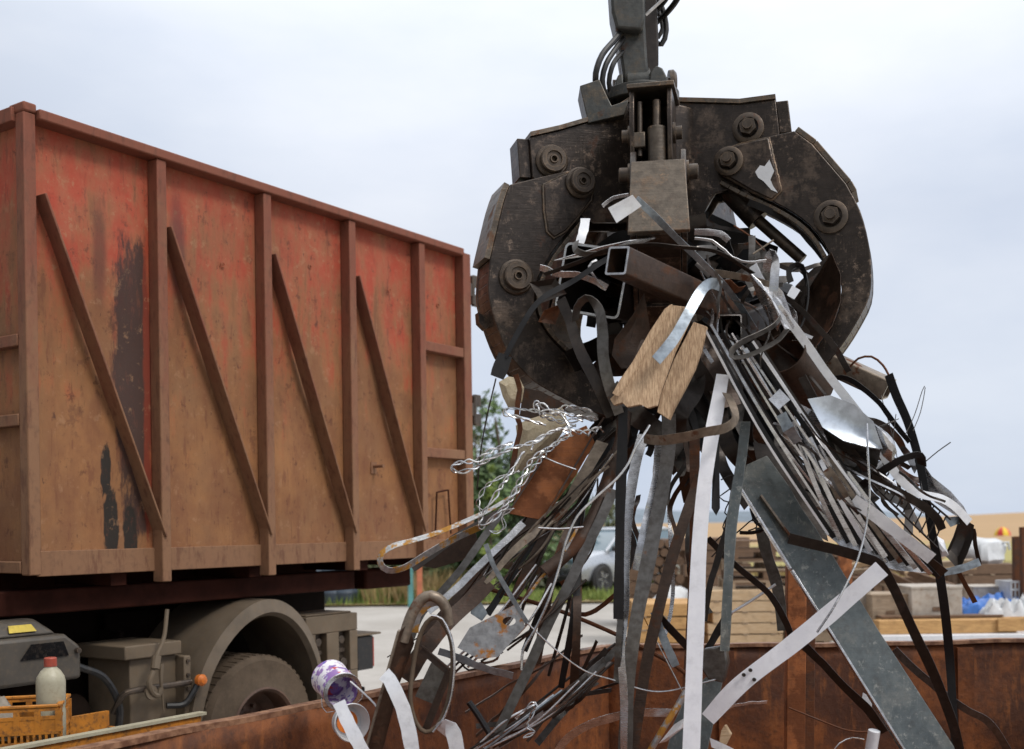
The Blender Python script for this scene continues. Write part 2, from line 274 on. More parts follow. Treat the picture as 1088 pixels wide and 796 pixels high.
class MB:
    def __init__(s): s.v = []; s.f = []
    def add(s, vs, fs):
        n = len(s.v); s.v += [Vector(v) for v in vs]; s.f += [tuple(i+n for i in f) for f in fs]; return s
    def hexa(s, q):    # 8 points, bottom ring 0-3 and top ring 4-7
        return s.add(q, [(3, 2, 1, 0), (4, 5, 6, 7), (0, 1, 5, 4), (1, 2, 6, 5), (2, 3, 7, 6), (3, 0, 4, 7)])
    def box(s, x0, x1, y0, y1, z0, z1):
        return s.hexa([(x0, y0, z0), (x1, y0, z0), (x1, y1, z0), (x0, y1, z0), (x0, y0, z1), (x1, y0, z1), (x1, y1, z1), (x0, y1, z1)])
    def prism(s, poly, vec):
        n = len(poly); a = [Vector(p) for p in poly]; vec = Vector(vec)
        fs = [tuple(range(n))[::-1], tuple(range(n, 2*n))] + [(i, (i+1) % n, n+(i+1) % n, n+i) for i in range(n)]
        return s.add(a+[p+vec for p in a], fs)
    def bar(s, a, b, w, h, side=None):
        a, b = Vector(a), Vector(b); t = (b-a).normalized(); up = Vector(side) if side else (Vector((0, 0, 1)) if abs(t.z) < 0.9 else Vector((0, 1, 0)))
        x = t.cross(up).normalized()*w/2; y = x.cross(t).normalized()*h/2
        return s.hexa([a-x-y, a+x-y, a+x+y, a-x+y, b-x-y, b+x-y, b+x+y, b-x+y])
    def cyl(s, a, b, r0, r1=None, n=20, cap=True):
        a, b = Vector(a), Vector(b); r1 = r0 if r1 is None else r1; t = (b-a).normalized()
        x = t.orthogonal().normalized(); y = t.cross(x)
        vs = [a+(x*math.cos(2*PI*i/n)+y*math.sin(2*PI*i/n))*r0 for i in range(n)]+[b+(x*math.cos(2*PI*i/n)+y*math.sin(2*PI*i/n))*r1 for i in range(n)]
        fs = [(i, (i+1) % n, n+(i+1) % n, n+i) for i in range(n)]
        if cap: fs += [tuple(range(n))[::-1], tuple(range(n, 2*n))]
        return s.add(vs, fs)
    def lathe(s, c, axis, prof, n=32):
        """prof: list of (radius, offset along axis); closed onto itself when first == last"""
        c = Vector(c); t = Vector(axis).normalized(); x = t.orthogonal().normalized(); y = t.cross(x); m = len(prof)
        vs = [c+t*h+(x*math.cos(2*PI*i/n)+y*math.sin(2*PI*i/n))*r for r, h in prof for i in range(n)]
        fs = [(j*n+i, j*n+(i+1) % n, (j+1)*n+(i+1) % n, (j+1)*n+i) for j in range(m-1) for i in range(n)]
        return s.add(vs, fs)
    def tube(s, pts, r, n=8, cap=True, taper=None):
        pts = [Vector(p) for p in pts]; m = len(pts); T = tangents(pts); N = T[0].orthogonal().normalized(); vs = []
        for i in range(m):
            N = (N-T[i]*N.dot(T[i])).normalized(); B = T[i].cross(N)
            rr = r if taper is None else r+(taper-r)*i/(m-1)
            vs += [pts[i]+(N*math.cos(2*PI*j/n)+B*math.sin(2*PI*j/n))*rr for j in range(n)]
        fs = [(i*n+j, i*n+(j+1) % n, (i+1)*n+(j+1) % n, (i+1)*n+j) for i in range(m-1) for j in range(n)]
        if cap: fs += [tuple(range(n))[::-1], tuple(range((m-1)*n, m*n))]
        return s.add(vs, fs)
    def ball(s, c, r, sx=1, sy=1, sz=1, n=12, rough=0):
        c = Vector(c); vs = []; fs = []; m = n//2+1
        for j in range(m):
            th = PI*j/(m-1)
            for i in range(n):
                v = Vector((math.sin(th)*math.cos(2*PI*i/n)*sx, math.sin(th)*math.sin(2*PI*i/n)*sy, math.cos(th)*sz))
                if rough: v *= 1+rough*mnoise.noise(v*2.7+c*3)
                vs.append(c+v*r)
        fs = [(j*n+i, (j+1)*n+i, (j+1)*n+(i+1) % n, j*n+(i+1) % n) for j in range(m-1) for i in range(n)]
        return s.add(vs, fs)
    def build(s, name, mat, parent=None, origin=None, smooth=True, bevel=0, ang=35):
        me = bpy.data.meshes.new(name); o_ = Vector(origin) if origin is not None else Vector((0, 0, 0))
        me.from_pydata([tuple(v-o_) for v in s.v], [], s.f); me.validate(); me.update()
        bm = bmesh.new(); bm.from_mesh(me); bmesh.ops.remove_doubles(bm, verts=bm.verts, dist=1e-5); bmesh.ops.recalc_face_normals(bm, faces=bm.faces)
        bm.to_mesh(me); bm.free()
        if smooth:
            for f in me.polygons: f.use_smooth = True
            me.set_sharp_from_angle(angle=R(ang))
        me.materials.append(M[mat] if isinstance(mat, str) else mat)
        o = bpy.data.objects.new(name, me); COL.objects.link(o); o.location = o_
        if parent is not None: o.parent = parent; o.location = (0, 0, 0)
        if bevel:
            b = o.modifiers.new('bevel', 'BEVEL'); b.width = bevel; b.segments = 2; b.limit_method = 'ANGLE'; b.angle_limit = R(40)
        return o

def tangents(pts):
    m = len(pts); T = []
    for i in range(m):
        t = pts[min(i+1, m-1)]-pts[max(i-1, 0)]
        T.append(t.normalized() if t.length > 1e-9 else Vector((0, 0, 1)))
    return T
def spline(pts, step=0.02, kink=False):
    pts = [Vector(p) for p in pts]; out = []
    for i in range(len(pts)-1):
        a, b = pts[i], pts[i+1]; p0 = pts[i-1] if i else a*2-b; p3 = pts[i+2] if i+2 < len(pts) else b*2-a
        n = max(2, int((b-a).length/step))
        for j in range(n):
            t = j/n
            if kink: out.append(a.lerp(b, t))
            else: out.append(0.5*((2*a)+(b-p0)*t+(2*p0-5*a+4*b-p3)*t*t+(3*a-p0-3*b+p3)*t**3))
    out.append(pts[-1]); return out
def tag(o, label=None, cat=None, group=None, kind=None):
    if label: o['label'] = label
    if cat: o['category'] = cat
    if group: o['group'] = group
    if kind: o['kind'] = kind
    return o
def thing(name, loc, label, cat, rz=0, group=None):
    o = bpy.data.objects.new(name, None); COL.objects.link(o); o.location = loc; o.rotation_euler.z = rz; o.empty_display_size = 0.1
    return tag(o, label, cat, group)
def copy_tree(o, parent=None):
    c = o.copy(); COL.objects.link(c)
    if parent is not None: c.parent = parent
    for ch in list(o.children): copy_tree(ch, c)
    return c
# ------------------------------------------------------------------ ground, field, hills
def sheet(name, pts, mat, z=None):
    mb = MB(); mb.add(pts, [tuple(range(len(pts)))]); return tag(mb.build(name, mat, smooth=False), kind='structure')
sheet('ground', [(-4000, -300, 0), (4000, -300, 0), (4000, 6000, 0), (-4000, 6000, 0)], 'dry_ground' if 'dry_ground' in M else 'field')
sheet('yard', [(-60, -20, 0.004), (60, -20, 0.004), (60, 19.5, 0.004), (6.5, 24.0, 0.004), (-60, 24.0, 0.004)], 'yard')
# farmland rising gently beyond the yard
mb = MB(); nx, ny = 60, 30; vs = []
for j in range(ny+1):
    for i in range(nx+1):
        x = -500+1500*i/nx; y = 60+900*j/ny; t = j/ny
        h = -0.25+(t**1.5)*max(-3.0, min(9.0, -2.4+0.029*(x-125))) + (0.3*t*math.sin(x*0.013+1))
        vs.append((x, y, h))
mb.add(vs, [(j*(nx+1)+i, j*(nx+1)+i+1, (j+1)*(nx+1)+i+1, (j+1)*(nx+1)+i) for j in range(ny) for i in range(nx)])
tag(mb.build('field', 'field'), kind='structure')
mb = MB(); vs = []; n = 120
for i in range(n+1):
    x = -3000+6500*i/n; h = 32+26*math.sin(x*0.0016+0.8)+10*math.sin(x*0.006)+5*mnoise.noise(Vector((x*0.01, 0, 0)))
    vs += [(x, 4200, -2), (x, 4500, max(8, h)), (x, 5000, -2)]
mb.add(vs, [(i*3+a, (i+1)*3+a, (i+1)*3+a+1, i*3+a+1) for i in range(n) for a in (0, 1)])
tag(mb.build('distant_hills', 'hazy_hill'), kind='structure')

# ------------------------------------------------------------------ grass verge (nobody could count the blades)
def blades(mb, x0, x1, y0, y1, n, h, z=0.0, lean=0.35, wd=0.02):
    for _ in range(n):
        x, y = random.uniform(x0, x1), random.uniform(y0, y1); hh = h*random.uniform(0.4, 1.1); a = random.uniform(0, PI); ww = wd*random.uniform(0.6, 1.6)
        dx, dy = math.cos(a)*ww, math.sin(a)*ww; lx, ly = random.uniform(-lean, lean)*hh, random.uniform(-lean, lean)*hh
        mb.add([(x-dx, y-dy, z), (x+dx, y+dy, z), (x+lx, y+ly, z+hh)], [(0, 1, 2)])
sheet('verge', [(-40, 24.0, 0.05), (6.4, 24.0, 0.05), (6.4, 44, 0.05), (-40, 44, 0.05)], 'verge_soil' if 'verge_soil' in M else 'dry_grass')
mb = MB(); blades(mb, -6.5, 6.4, 24.1, 31, 14000, 0.20, 0.05); blades(mb, -5.5, -0.5, 24.4, 27, 5000, 0.38, 0.05)
tag(mb.build('grass', 'grass', smooth=False), kind='stuff')
mb = MB(); blades(mb, -3.2, -1.2, 24.2, 26, 900, 0.75, 0.05, 0.5, 0.015); blades(mb, 5, 18, 21, 40, 7000, 0.3, 0.0, 0.4)
tag(mb.build('dry_grass', 'dry_grass', smooth=False), kind='stuff')

# ------------------------------------------------------------------ trees and bushes behind the yard
def tree(name, label, cat, base, h, rx, rz_, mat, n, trunk=0.09, low=0.1, leaf=0.085, conic=0.0, group=None):
    root = thing(name, base, label, cat, group=group); L = Vector(base)
    t = MB(); top = L+Vector((0, 0, h*0.9)); pts = [L.lerp(top, i/6)+Vector((random.uniform(-.06, .06), random.uniform(-.06, .06), 0))*min(i, 1) for i in range(7)]
    t.tube(pts, trunk, 8, taper=trunk*0.2)
    limbs = []
    for i in range(16):
        f = random.uniform(low+0.05, 0.9); a = random.uniform(0, 2*PI); s0 = L.lerp(top, f)
        rr = rx*(1-conic*f)*random.uniform(0.6, 1.0); e = s0+Vector((math.cos(a)*rr, math.sin(a)*rr, random.uniform(0.1, 0.5)*rr))
        mid = s0.lerp(e, 0.5)+Vector((0, 0, 0.1*rr)); t.tube([s0, mid, e], trunk*0.35*(1.1-f), 5, taper=0.008); limbs.append((s0, e))
    t.build('trunk', 'bark', root, L)
    c = MB(); cl = []
    for s0, e in limbs:
        for q in (0.45, 0.75, 1.0):
            cl.append((s0.lerp(e, q), random.uniform(0.25, 0.5)*rx*0.75))
    for i in range(26):
        f = random.uniform(low, 1.0); a = random.uniform(0, 2*PI); rr = rx*(1-conic*f)*math.sqrt(random.random())*(1 if f < .8 else .6)
        cl.append((L+Vector((math.cos(a)*rr, math.sin(a)*rr, f*h)), random.uniform(0.2, 0.42)*rx*(1-0.5*conic*f)))
    for _ in range(n):
        ctr, r = random.choice(cl); d = Vector((random.gauss(0, 1), random.gauss(0, 1), random.gauss(0, .8))).normalized()*r*random.uniform(0.4, 1.08)
        p = ctr+d; 
        if p.z < L.z+0.05: continue
        u = Vector((random.gauss(0, 1), random.gauss(0, 1), random.gauss(0, 1))).normalized(); v = u.orthogonal().normalized(); s = leaf*random.uniform(0.6, 1.5)
        c.add([p-u*s, p+v*s*0.45, p+u*s, p-v*s*0.45], [(0, 1, 2, 3)])
    c.build('crown', mat, root, L, smooth=False); return root
def gnd(px, d): q = P(px, 600, d); return (q.x, d, 0)
T_ = [('leafy_tree', 'dark green leafy tree just past the rear corner of the rusty container', 'tree', gnd(530, 27), 4.75, 1.3, 0, 'leaf_dark', 9000, .12, .05, .085, .35),
      ('leafy_tree', 'bushy green tree between the container and the silver car', 'tree', gnd(580, 31), 3.6, 1.5, 0, 'leaf_dark', 8000, .10, .03, .09, .2),
      ('conifer', 'slim young yellow-green conifer growing low behind the container corner', 'tree', gnd(524, 25.4), 3.0, .45, 0, 'leaf_light', 3500, .05, .02, .05, .9),
      ('bare_tree', 'thin sparse treetop rising above the dark green trees', 'tree', gnd(508, 33), 5.6, 1.1, 0, 'leaf_olive', 700, .07, .3, .08, .5),
      ('bush', 'low olive green bush beside the parked silver car', 'bush', gnd(585, 27.6), 1.1, 1.0, 0, 'leaf_olive', 5000, .04, .0, .06, .1),
      ('bush', 'dark bush seen under the rear overhang of the container', 'bush', gnd(470, 27), 1.7, 1.5, 0, 'leaf_dark', 6000, .05, .0, .07, .1),
      ('bush', 'grey-green shrub with bare twigs seen under the truck', 'bush', gnd(405, 26.5), 1.5, 1.2, 0, 'leaf_olive', 2500, .05, .0, .07, .1),
      ('leafy_tree', 'pale green tree behind the cab roof of the silver car', 'tree', gnd(640, 37), 2.4, 1.2, 0, 'leaf_olive', 4000, .08, .1, .07, .1),
      ('bush', 'dense dark bush seen low behind the truck tail lamp', 'bush', gnd(350, 29), 1.9, 1.9, 0, 'leaf_dark', 6000, .05, .0, .08, .1)]
for a in T_: tree(*a)

# posts and barrels seen under the truck
for px, mt, lb in ((436, 'teal', 'teal painted post standing on the verge under the container tail'), (445.5, 'coral', 'orange painted post standing on the verge beside the teal post')):
    g = Vector(gnd(px, 23.6)); mb = MB(); mb.box(g.x-.055, g.x+.055, g.y-.05, g.y+.05, 0, 1.15); mb.hexa([(g.x-.055, g.y-.05, 1.15), (g.x+.055, g.y-.05, 1.15), (g.x+.055, g.y+.05, 1.15), (g.x-.055, g.y+.05, 1.15), (g.x-.02, g.y-.02, 1.2), (g.x+.02, g.y-.02, 1.2), (g.x+.02, g.y+.02, 1.2), (g.x-.02, g.y+.02, 1.2)])
    tag(mb.build('post', mt, origin=g, bevel=.008), lb, 'post')
for px, lb in ((336, 'dark blue-grey barrel partly hidden behind the truck light box'), (352, 'dark blue-grey barrel on the verge, middle one of the three'), (366, 'dark blue-grey barrel on the verge nearest the daylight gap')):
    g = Vector(gnd(px, 24.6)); r = thing('barrel', g, lb, 'barrel', group='barrels on the verge')
    mb = MB(); mb.lathe(g, (0, 0, 1), [(0, .02), (.26, 0), (.28, .03), (.28, .27), (.29, .29), (.28, .31), (.28, .56), (.29, .58), (.28, .60), (.28, .80), (.26, .84), (0, .84)], 24); mb.build('body', 'barrel_blue', r, g)
    mb = MB(); mb.lathe(g, (0, 0, 1), [(.262, .835), (.285, .835), (.29, .86), (.262, .86), (.262, .835)], 24); mb.build('lid_ring', 'dullgrey', r, g)

# ------------------------------------------------------------------ silver car
def build_car(loc, rz):
    root = thing('parked_car', loc, 'silver family car parked on the grass beyond the yard', 'car', rz)
    # local: +x forward, y left, z up. length 4.4, width 1.78
    prof = [(-2.15, .42, .78), (-2.2, .62, .8), (-2.15, .95, .84), (-1.9, 1.02, .86), (0.85, 1.0, .87), (1.35, .96, .84), (1.95, .82, .80), (2.15, .66, .76), (2.2, .45, .72), (2.1, .28, .72)]
    st_ = [(-2.2, .45, .90, .80), (-2.05, .34, 1.02, .86), (-1.2, .26, 1.05, .89), (0, .25, 1.03, .90), (.9, .25, 1.02, .89), (1.5, .28, .96, .87), (2.0, .34, .86, .80), (2.18, .42, .72, .70)]
    mb = MB(); vs = []; n = len(st_)
    for x, zb, zt, hw in st_:
        vs += [(x, -hw*.93, zb), (x, -hw, zb+.15), (x, -hw, zt-.22), (x, -hw*.94, zt-.04), (x, -hw*.80, zt), (x, hw*.80, zt), (x, hw*.94, zt-.04), (x, hw, zt-.22), (x, hw, zb+.15), (x, hw*.93, zb)]
    k = 10; mb.add(vs, [(i*k+j, i*k+(j+1) % k, (i+1)*k+(j+1) % k, (i+1)*k+j) for i in range(n-1) for j in range(k)]+[tuple(range(k))[::-1], tuple(range((n-1)*k, n*k))])
    body = mb.build('body', 'car_silver', root, (0, 0, 0), bevel=.02)
    # wheel arches
    for x in (-1.35, 1.38):
        for s in (-1, 1): a = MB(); a.cyl((x, s*.86, .33), (x, s*.912, .33), .385, n=28); a.build('wheel_arch', 'car_dark', body, (0, 0, 0))
    # cabin with sloping pillars
    lo = [(-2.08, .80), (-1.9, .83), (.20, .84), (1.12, .80)]
    g = MB(); g.hexa([(-2.1, -.80, .98), (1.12, -.80, .98), (1.12, .80, .98), (-2.1, .80, .98), (-1.85, -.62, 1.50), (.22, -.62, 1.50), (.22, .62, 1.50), (-1.85, .62, 1.50)])
    g.build('window_glass', 'glass', root, (0, 0, 0), bevel=.03)
    rf = MB(); rf.hexa([(-1.87, -.64, 1.50), (.24, -.64, 1.50), (.24, .64, 1.50), (-1.87, .64, 1.50), (-1.7, -.56, 1.56), (.05, -.56, 1.56), (.05, .56, 1.56), (-1.7, .56, 1.56)])
    for s in (-1, 1):
        for (xa, xb) in ((-2.1, -1.86), (-.95, -.90), (.02, -.05), (1.13, .22)): rf.bar((xa, s*.805, .98), (xb, s*.628, 1.51), .07, .05)
        rf.bar((-1.86, s*.632, 1.50), (.24, s*.632, 1.50), .05, .06)
    rf.build('roof', 'car_silver', root, (0, 0, 0), bevel=.015)
    for s in (-1, 1):
        m = MB(); m.ball((.95, s*.96, 1.05), .11, 1.0, .9, .75, 12); m.bar((.95, s*.84, 1.0), (.95, s*.92, 1.03), .05, .04); m.build('mirror', 'car_dark', root, (0, 0, 0))
        m = MB(); m.ball((2.08, s*.58, .74), .17, .6, 1.25, .62, 14); m.build('headlight', 'glass', root, (0, 0, 0))
        for x in (-.62, .35):
            h = MB(); h.box(x-.09, x+.09, s*.885-.012, s*.885+.03*s, .86, .89); h.build('handle', 'car_silver', body, (0, 0, 0))
        for x in (-1.35, 1.38):
            w_ = MB(); w_.lathe((x, s*.76, .33), (0, s, 0), [(.20, 0), (.31, 0), (.33, .03), (.33, .15), (.31, .18), (.22, .17), (.20, .14), (.20, 0)], 28); wh = w_.build('wheel', 'car_dark', root, (0, 0, 0))
            r_ = MB(); r_.lathe((x, s*.76, .33), (0, s, 0), [(.205, .05), (.205, .15), (.17, .14), (.10, .12), (0, .13)], 28)
            for q in range(5): an = q*2*PI/5; r_.bar((x+math.cos(an)*.05, s*.905, .33+math.sin(an)*.05), (x+math.cos(an)*.195, s*.905, .33+math.sin(an)*.195), .05, .03)
            r_.build('rim', 'silver', wh, (0, 0, 0))
    m = MB(); m.box(2.12, 2.235, -.76, .76, .27, .46); m.build('bumper', 'car_dark', root, (0, 0, 0), bevel=.04)
    m = MB(); m.box(2.12, 2.20, -.30, .30, .62, .74); m.build('grille', 'car_dark', root, (0, 0, 0), bevel=.01)
    m = MB(); m.box(2.236, 2.245, -.24, .24, .40, .50); m.build('number_plate', 'white', root, (0, 0, 0))
    return root
build_car((2.40, 28.5, 0.05), R(-90-24-18))

# ------------------------------------------------------------------ pallets, timber and boxes stacked behind the skip
def xz(px, py, d): q = P(px, py, d); return q.x, q.z
def pallet_tree(name, label, cx, cy, z, w, dp, h, mat, group=None, rz=0.0):
    root = thing(name, (cx, cy, z), label, 'pallet', rz, group)
    t = MB(); b = MB(); bl = []; n = 5
    for i in range(n):
        y0 = -dp/2+i*(dp-.1)/(n-1); t.box(-w/2, w/2, y0, y0+.1, h-.022, h)
    for i in range(3):
        x0 = -w/2+i*(w-.1)/2
        for y0 in (-dp/2, -.05, dp/2-.1): bl.append((x0, x0+.1, y0, y0+.1, .0225, h-.0225))
    for y0 in (-dp/2, -.05, dp/2-.1): b.box(-w/2, w/2, y0, y0+.1, 0, .022)
    t.build('deck_board', mat, root, (0, 0, 0), bevel=.003); b.build('bottom_board', mat, root, (0, 0, 0)); 
    for q in bl: k_ = MB(); k_.box(*q); k_.build('block', mat, root, (0, 0, 0))
    return root
pl = gnd(826, 14.6)
lbs = ['bottom', 'second', 'third', 'fourth', 'fifth', 'top']
zz = 0.0
# lower: white-grey timber frames, upper: wooden pallets
def slab_stack(label, name, px0, px1, py_top, py_bot, d, dep, mat, cat, gaps=0, n=1, mats=None, grp=None, z0=None):
    x0, zt = xz(px0, py_top, d); x1, zb = xz(px1, py_bot, d)
    if z0 is not None: zb = z0
    mb = MB(); mb.box(x0, x1, d, d+dep, zb, zt); o = mb.build(name, mat, origin=((x0+x1)/2, d+dep/2, zb), bevel=.006)
    return tag(o, label, cat, grp)
def lumber(label, px0, px1, py_top, py_bot, d, rows, cols, mat, name='timber_stack', cat='timber stack', grp=None, ln=None, zb=None, ends=False):
    """a bundle strapped as one load: many boards lying together, sticks between the layers"""
    x0, zt = xz(px0, py_top, d); x1, z0 = xz(px1, py_bot, d); zb = z0 if zb is None else zb
    mb = MB(); hh = (zt-zb)/rows
    for r_ in range(rows):
        cw = 1.0/cols
        for c_i in range(cols):
            y = d+c_i*cw; j = random.uniform(-.09, .09)
            mb.box(x0+j, x1+j*.7+random.uniform(-.02, .02), y+.004, y+cw-.004, zb+r_*hh+.012, zb+(r_+1)*hh-random.uniform(.0, .006))
    mb2 = MB()
    for q in (0.12, 0.5, 0.88):
        xx = x0+(x1-x0)*q
        for r_ in range(rows): mb2.box(xx-.03, xx+.03, d-.004, d+1, zb+r_*hh-.004, zb+r_*hh+.012)
    root = thing(name, ((x0+x1)/2, d+.5, zb), label, cat, 0, grp)
    mb.build('board', mat, root, root.location, bevel=.003); mb2.build('spacer_stick', 'wood_grey', root, root.location); return root
D = 13.6
# yellow fresh timber bundle low behind the dangling strips
lumber('bundle of fresh yellow timber behind the hanging strips', 676, 742, 642, 690, 13.2, 4, 5, 'wood_fresh', zb=0.13)
mb = MB(); g = gnd(709, 13.2); mb.box(g[0]-.33, g[0]-.25, 13.2, 14.2, 0, .13); mb.box(g[0]+.25, g[0]+.33, 13.2, 14.2, 0, .13); tag(mb.build('timber_bearer', 'wood_old', origin=(g[0], 13.7, 0)), 'squared bearers under the fresh yellow timber bundle', 'bearer')
lumber('pale weathered board stack under the wooden pallets', 752, 832, 628, 690, 13.8, 6, 5, 'wood_pale', zb=0.05)
lumber('grey board stack under the highest pallet pile', 834, 884, 622, 690, 14.0, 6, 5, 'wood_grey', zb=0.05)
x0, zt = xz(822, 628, 14.0); z = zt+.004
hs = [.13, .135, .13, .13, .13]
for i in range(5):
    r_ = pallet_tree('wooden_pallet', '%s wooden pallet in the pile seen through the hanging strips' % ['lowest', 'second lowest', 'middle', 'second highest', 'topmost'][i], x0+random.uniform(-.03, .03), 14.4, z, 1.05, .8, .125, ['wood_grey', 'wood_old', 'wood_grey', 'wood_old', 'wood_old'][i], 'pallets stacked on the boards', rz=R(random.uniform(-9, 9))); z += .1255
# log pile crate
def logs(px0, px1, py_top, d, label, zb=0.0, r=.07):
    x0, zt = xz(px0, py_top, d); x1, _ = xz(px1, 690, d); root = thing('log_pile', ((x0+x1)/2, d+.4, zb), label, 'log pile')
    m = MB(); z = zb+r; row = 0; ncol = int((x1-x0)/(2*r))
    k = 0
    while z < zt-.02 and k < 90:
        for c in range(ncol):
            rr = r*random.uniform(.8, 1.0); x = x0+r+c*2*r+(r if row % 2 else 0)
            if x < x1-r: m.cyl((x, d+random.uniform(0, .08), z), (x, d+.9, z+random.uniform(-.01, .01)), rr, n=9); k += 1
        z += r*1.75; row += 1
    m.build('log', 'wood_old', root, root.location); return root
logs(690, 731, 570, 15.5, 'pile of cut brown logs behind the dangling strips')
lumber('dark weathered timber heap behind the pallet pile', 728, 800, 572, 640, 17.5, 7, 5, 'wood_old', zb=0.05)
lumber('low brown timber heap between the silver car and the logs', 664, 692, 588, 640, 18.5, 5, 4, 'wood_old', zb=0.05)
logs(884, 962, 586, 17.5, 'pile of cut logs half hidden behind the flat steel bundle', r=.08)
# white wrapped sack between timber bundles
x0, zt = xz(720, 619, 14.2); m = MB(); g = Vector((x0, 14.6, 0)); m.ball(g+Vector((0, 0, .45)), .45, .62, .7, 1.0, 18, .25); tag(m.build('wrapped_sack', 'pale_plastic', origin=g), 'white plastic wrapped sack above the fresh yellow timber', 'sack')
# cardboard boxes
def carton(px0, px1, py0, py1, d, dep, label, mat='offwhite', grp='cartons behind the skip'):
    x0, zt = xz(px0, py0, d); x1, zb = xz(px1, py1, d); c = ((x0+x1)/2, d+dep/2, zb); root = thing('carton', c, label, 'box', 0, grp)
    m = MB(); m.box(x0, x1, d, d+dep, zb, zt); m.build('box_body', mat, root, c, bevel=.012)
    m = MB(); m.box(x0-.006, x1+.006, d-.006, d+dep+.006, zt-.07*(zt-zb), zt+.006); m.build('lid', mat, root, c, bevel=.006)
    m = MB(); mid = (x0+x1)/2; m.box(mid-.05, mid+.05, d-.0085, d-.0061, zb+.3*(zt-zb), zb+.42*(zt-zb)); m.build('hand_hole', 'wood_old', root, c)
carton(968, 1023, 624, 660, 12.6, .6, 'large off-white carton behind the yellow planks')
carton(926, 966, 632, 661, 12.7, .5, 'tan carton left of the large off-white carton', 'wood_grey')
carton(893, 925, 628, 664, 12.9, .5, 'pale carton showing between plate and dark strap', 'offwhite')
carton(1034, 1072, 624, 637, 13.2, .5, 'small flat cream carton on the blue tarp', 'offwhite')
# bench of yellow planks on a white board, carrying the cartons
x0, zt = xz(934, 659, 12.3); x1, zb = xz(1100, 672, 12.3)
r_ = thing('plank_stack', ((x0+x1)/2, 12.7, 0), 'long yellow planks lying level behind the rear wall of the skip', 'planks'); c = r_.location
m = MB(); m.box(x0, x1-.2, 12.3, 12.5, zb, zt-.01); m.box(x0+.1, x1, 12.51, 12.75, zb, zt-.005); m.box(x1-.42, x1+.5, 12.26, 12.297, zb+.02, zt); m.box(x0-.1, x1+.4, 12.76, 13.6, zb, zt-.012); m.build('plank', 'wood_fresh', r_, c, bevel=.006)
m = MB()
for xx in (x0+.2, (x0+x1)/2, x1-.1):
    m.box(xx-.06, xx+.06, 12.5, 13.4, 0, zb-.17)
m.build('support', 'wood_old', r_, c)
x0b, zt2 = xz(934, 672.5, 12.2); m = MB(); m.box(x0b-.1, x1+.5, 12.15, 13.5, zb-.168, zb-.002); m.build('board', 'white', r_, c, bevel=.005)
m = MB(); x0c, z1 = xz(940, 657.5, 12.4); m.box(x0c, x0c+1.35, 12.5, 12.7, zt+.001, zt+.022); tag(m.build('batten', 'wood_old', origin=(x0c+.6, 12.6, zt)), 'thin dark batten lying on the long yellow planks', 'batten')
rp = random.Random(3)
for i in range(14):
    px = rp.uniform(890, 1010); py = rp.uniform(588, 622); d = rp.uniform(13.2, 16.5); a = P(px, py, d); an = R(rp.uniform(-35, 30)); L = rp.uniform(.5, 1.3)/2; v = Vector((math.cos(an), rp.uniform(-.3, .3), math.sin(an)))*L
    m = MB(); m.bar(a-v, a+v, rp.uniform(.06, .14), .03, side=(0, rp.uniform(.3, 1), .4)); wm = rp.choice(['wood_old', 'wood_old', 'wood_grey', 'rusty', 'wood_pale']); tag(m.build('loose_plank', wm, origin=a, bevel=.003), '%s %s loose %s in the heap behind the cartons' % ('long' if L > .45 else 'short', {'wood_old': 'dark brown', 'wood_grey': 'grey', 'rusty': 'rusty red', 'wood_pale': 'pale'}[wm], 'plank lying nearly level' if abs(an) < .2 else ('plank sloping up to its right' if an > 0 else 'plank sloping down to its right')), 'plank', 'loose planks behind the cartons')
# blue and clear plastic tarp heap
def crumpled(name, label, cat, px0, px1, py0, py1, d, dep, mat, amp=.06, seed=0, nx=26, ny=16, base=None):
    x0, zt = xz(px0, py0, d); x1, zb = xz(px1, py1, d); zb = base if base is not None else zb; m = MB(); vs = []
    for j in range(ny+1):
        for i in range(nx+1):
            u, v = i/nx, j/ny; e = min(1, 5*min(u, 1-u, v*1.5, 1-v)+.0)
            h = (zt-zb)*(e**.6)*(0.75+.35*mnoise.noise(Vector((u*3+seed, v*3, seed))))
            q = Vector((x0+(x1-x0)*u, d+dep*v, zb+max(0, h)))+Vector((0, 0, 1))*amp*mnoise.noise(Vector((u*9, v*9, seed)))*e
            vs.append(q)
    m.add(vs, [(j*(nx+1)+i, j*(nx+1)+i+1, (j+1)*(nx+1)+i+1, (j+1)*(nx+1)+i) for j in range(ny) for i in range(nx)])
    vsb = [Vector((v.x, v.y, zb-.006)) for v in vs]; m.add(vsb, [(j*(nx+1)+i, (j+1)*(nx+1)+i, (j+1)*(nx+1)+i+1, j*(nx+1)+i+1) for j in range(ny) for i in range(nx)])
    return tag(m.build(name, mat, origin=((x0+x1)/2, d+dep/2, zb), ang=25), label, cat)
crumpled('plastic_tarp', 'crumpled bright blue plastic tarp lying on the planks', 'tarp', 1022, 1100, 634, 656, 12.75, .5, 'blue', .12, 3)
crumpled('plastic_film', 'heap of clear whitish plastic film on the blue tarp', 'plastic film', 1046, 1110, 638, 657, 12.55, .3, 'pale_plastic', .16, 9)
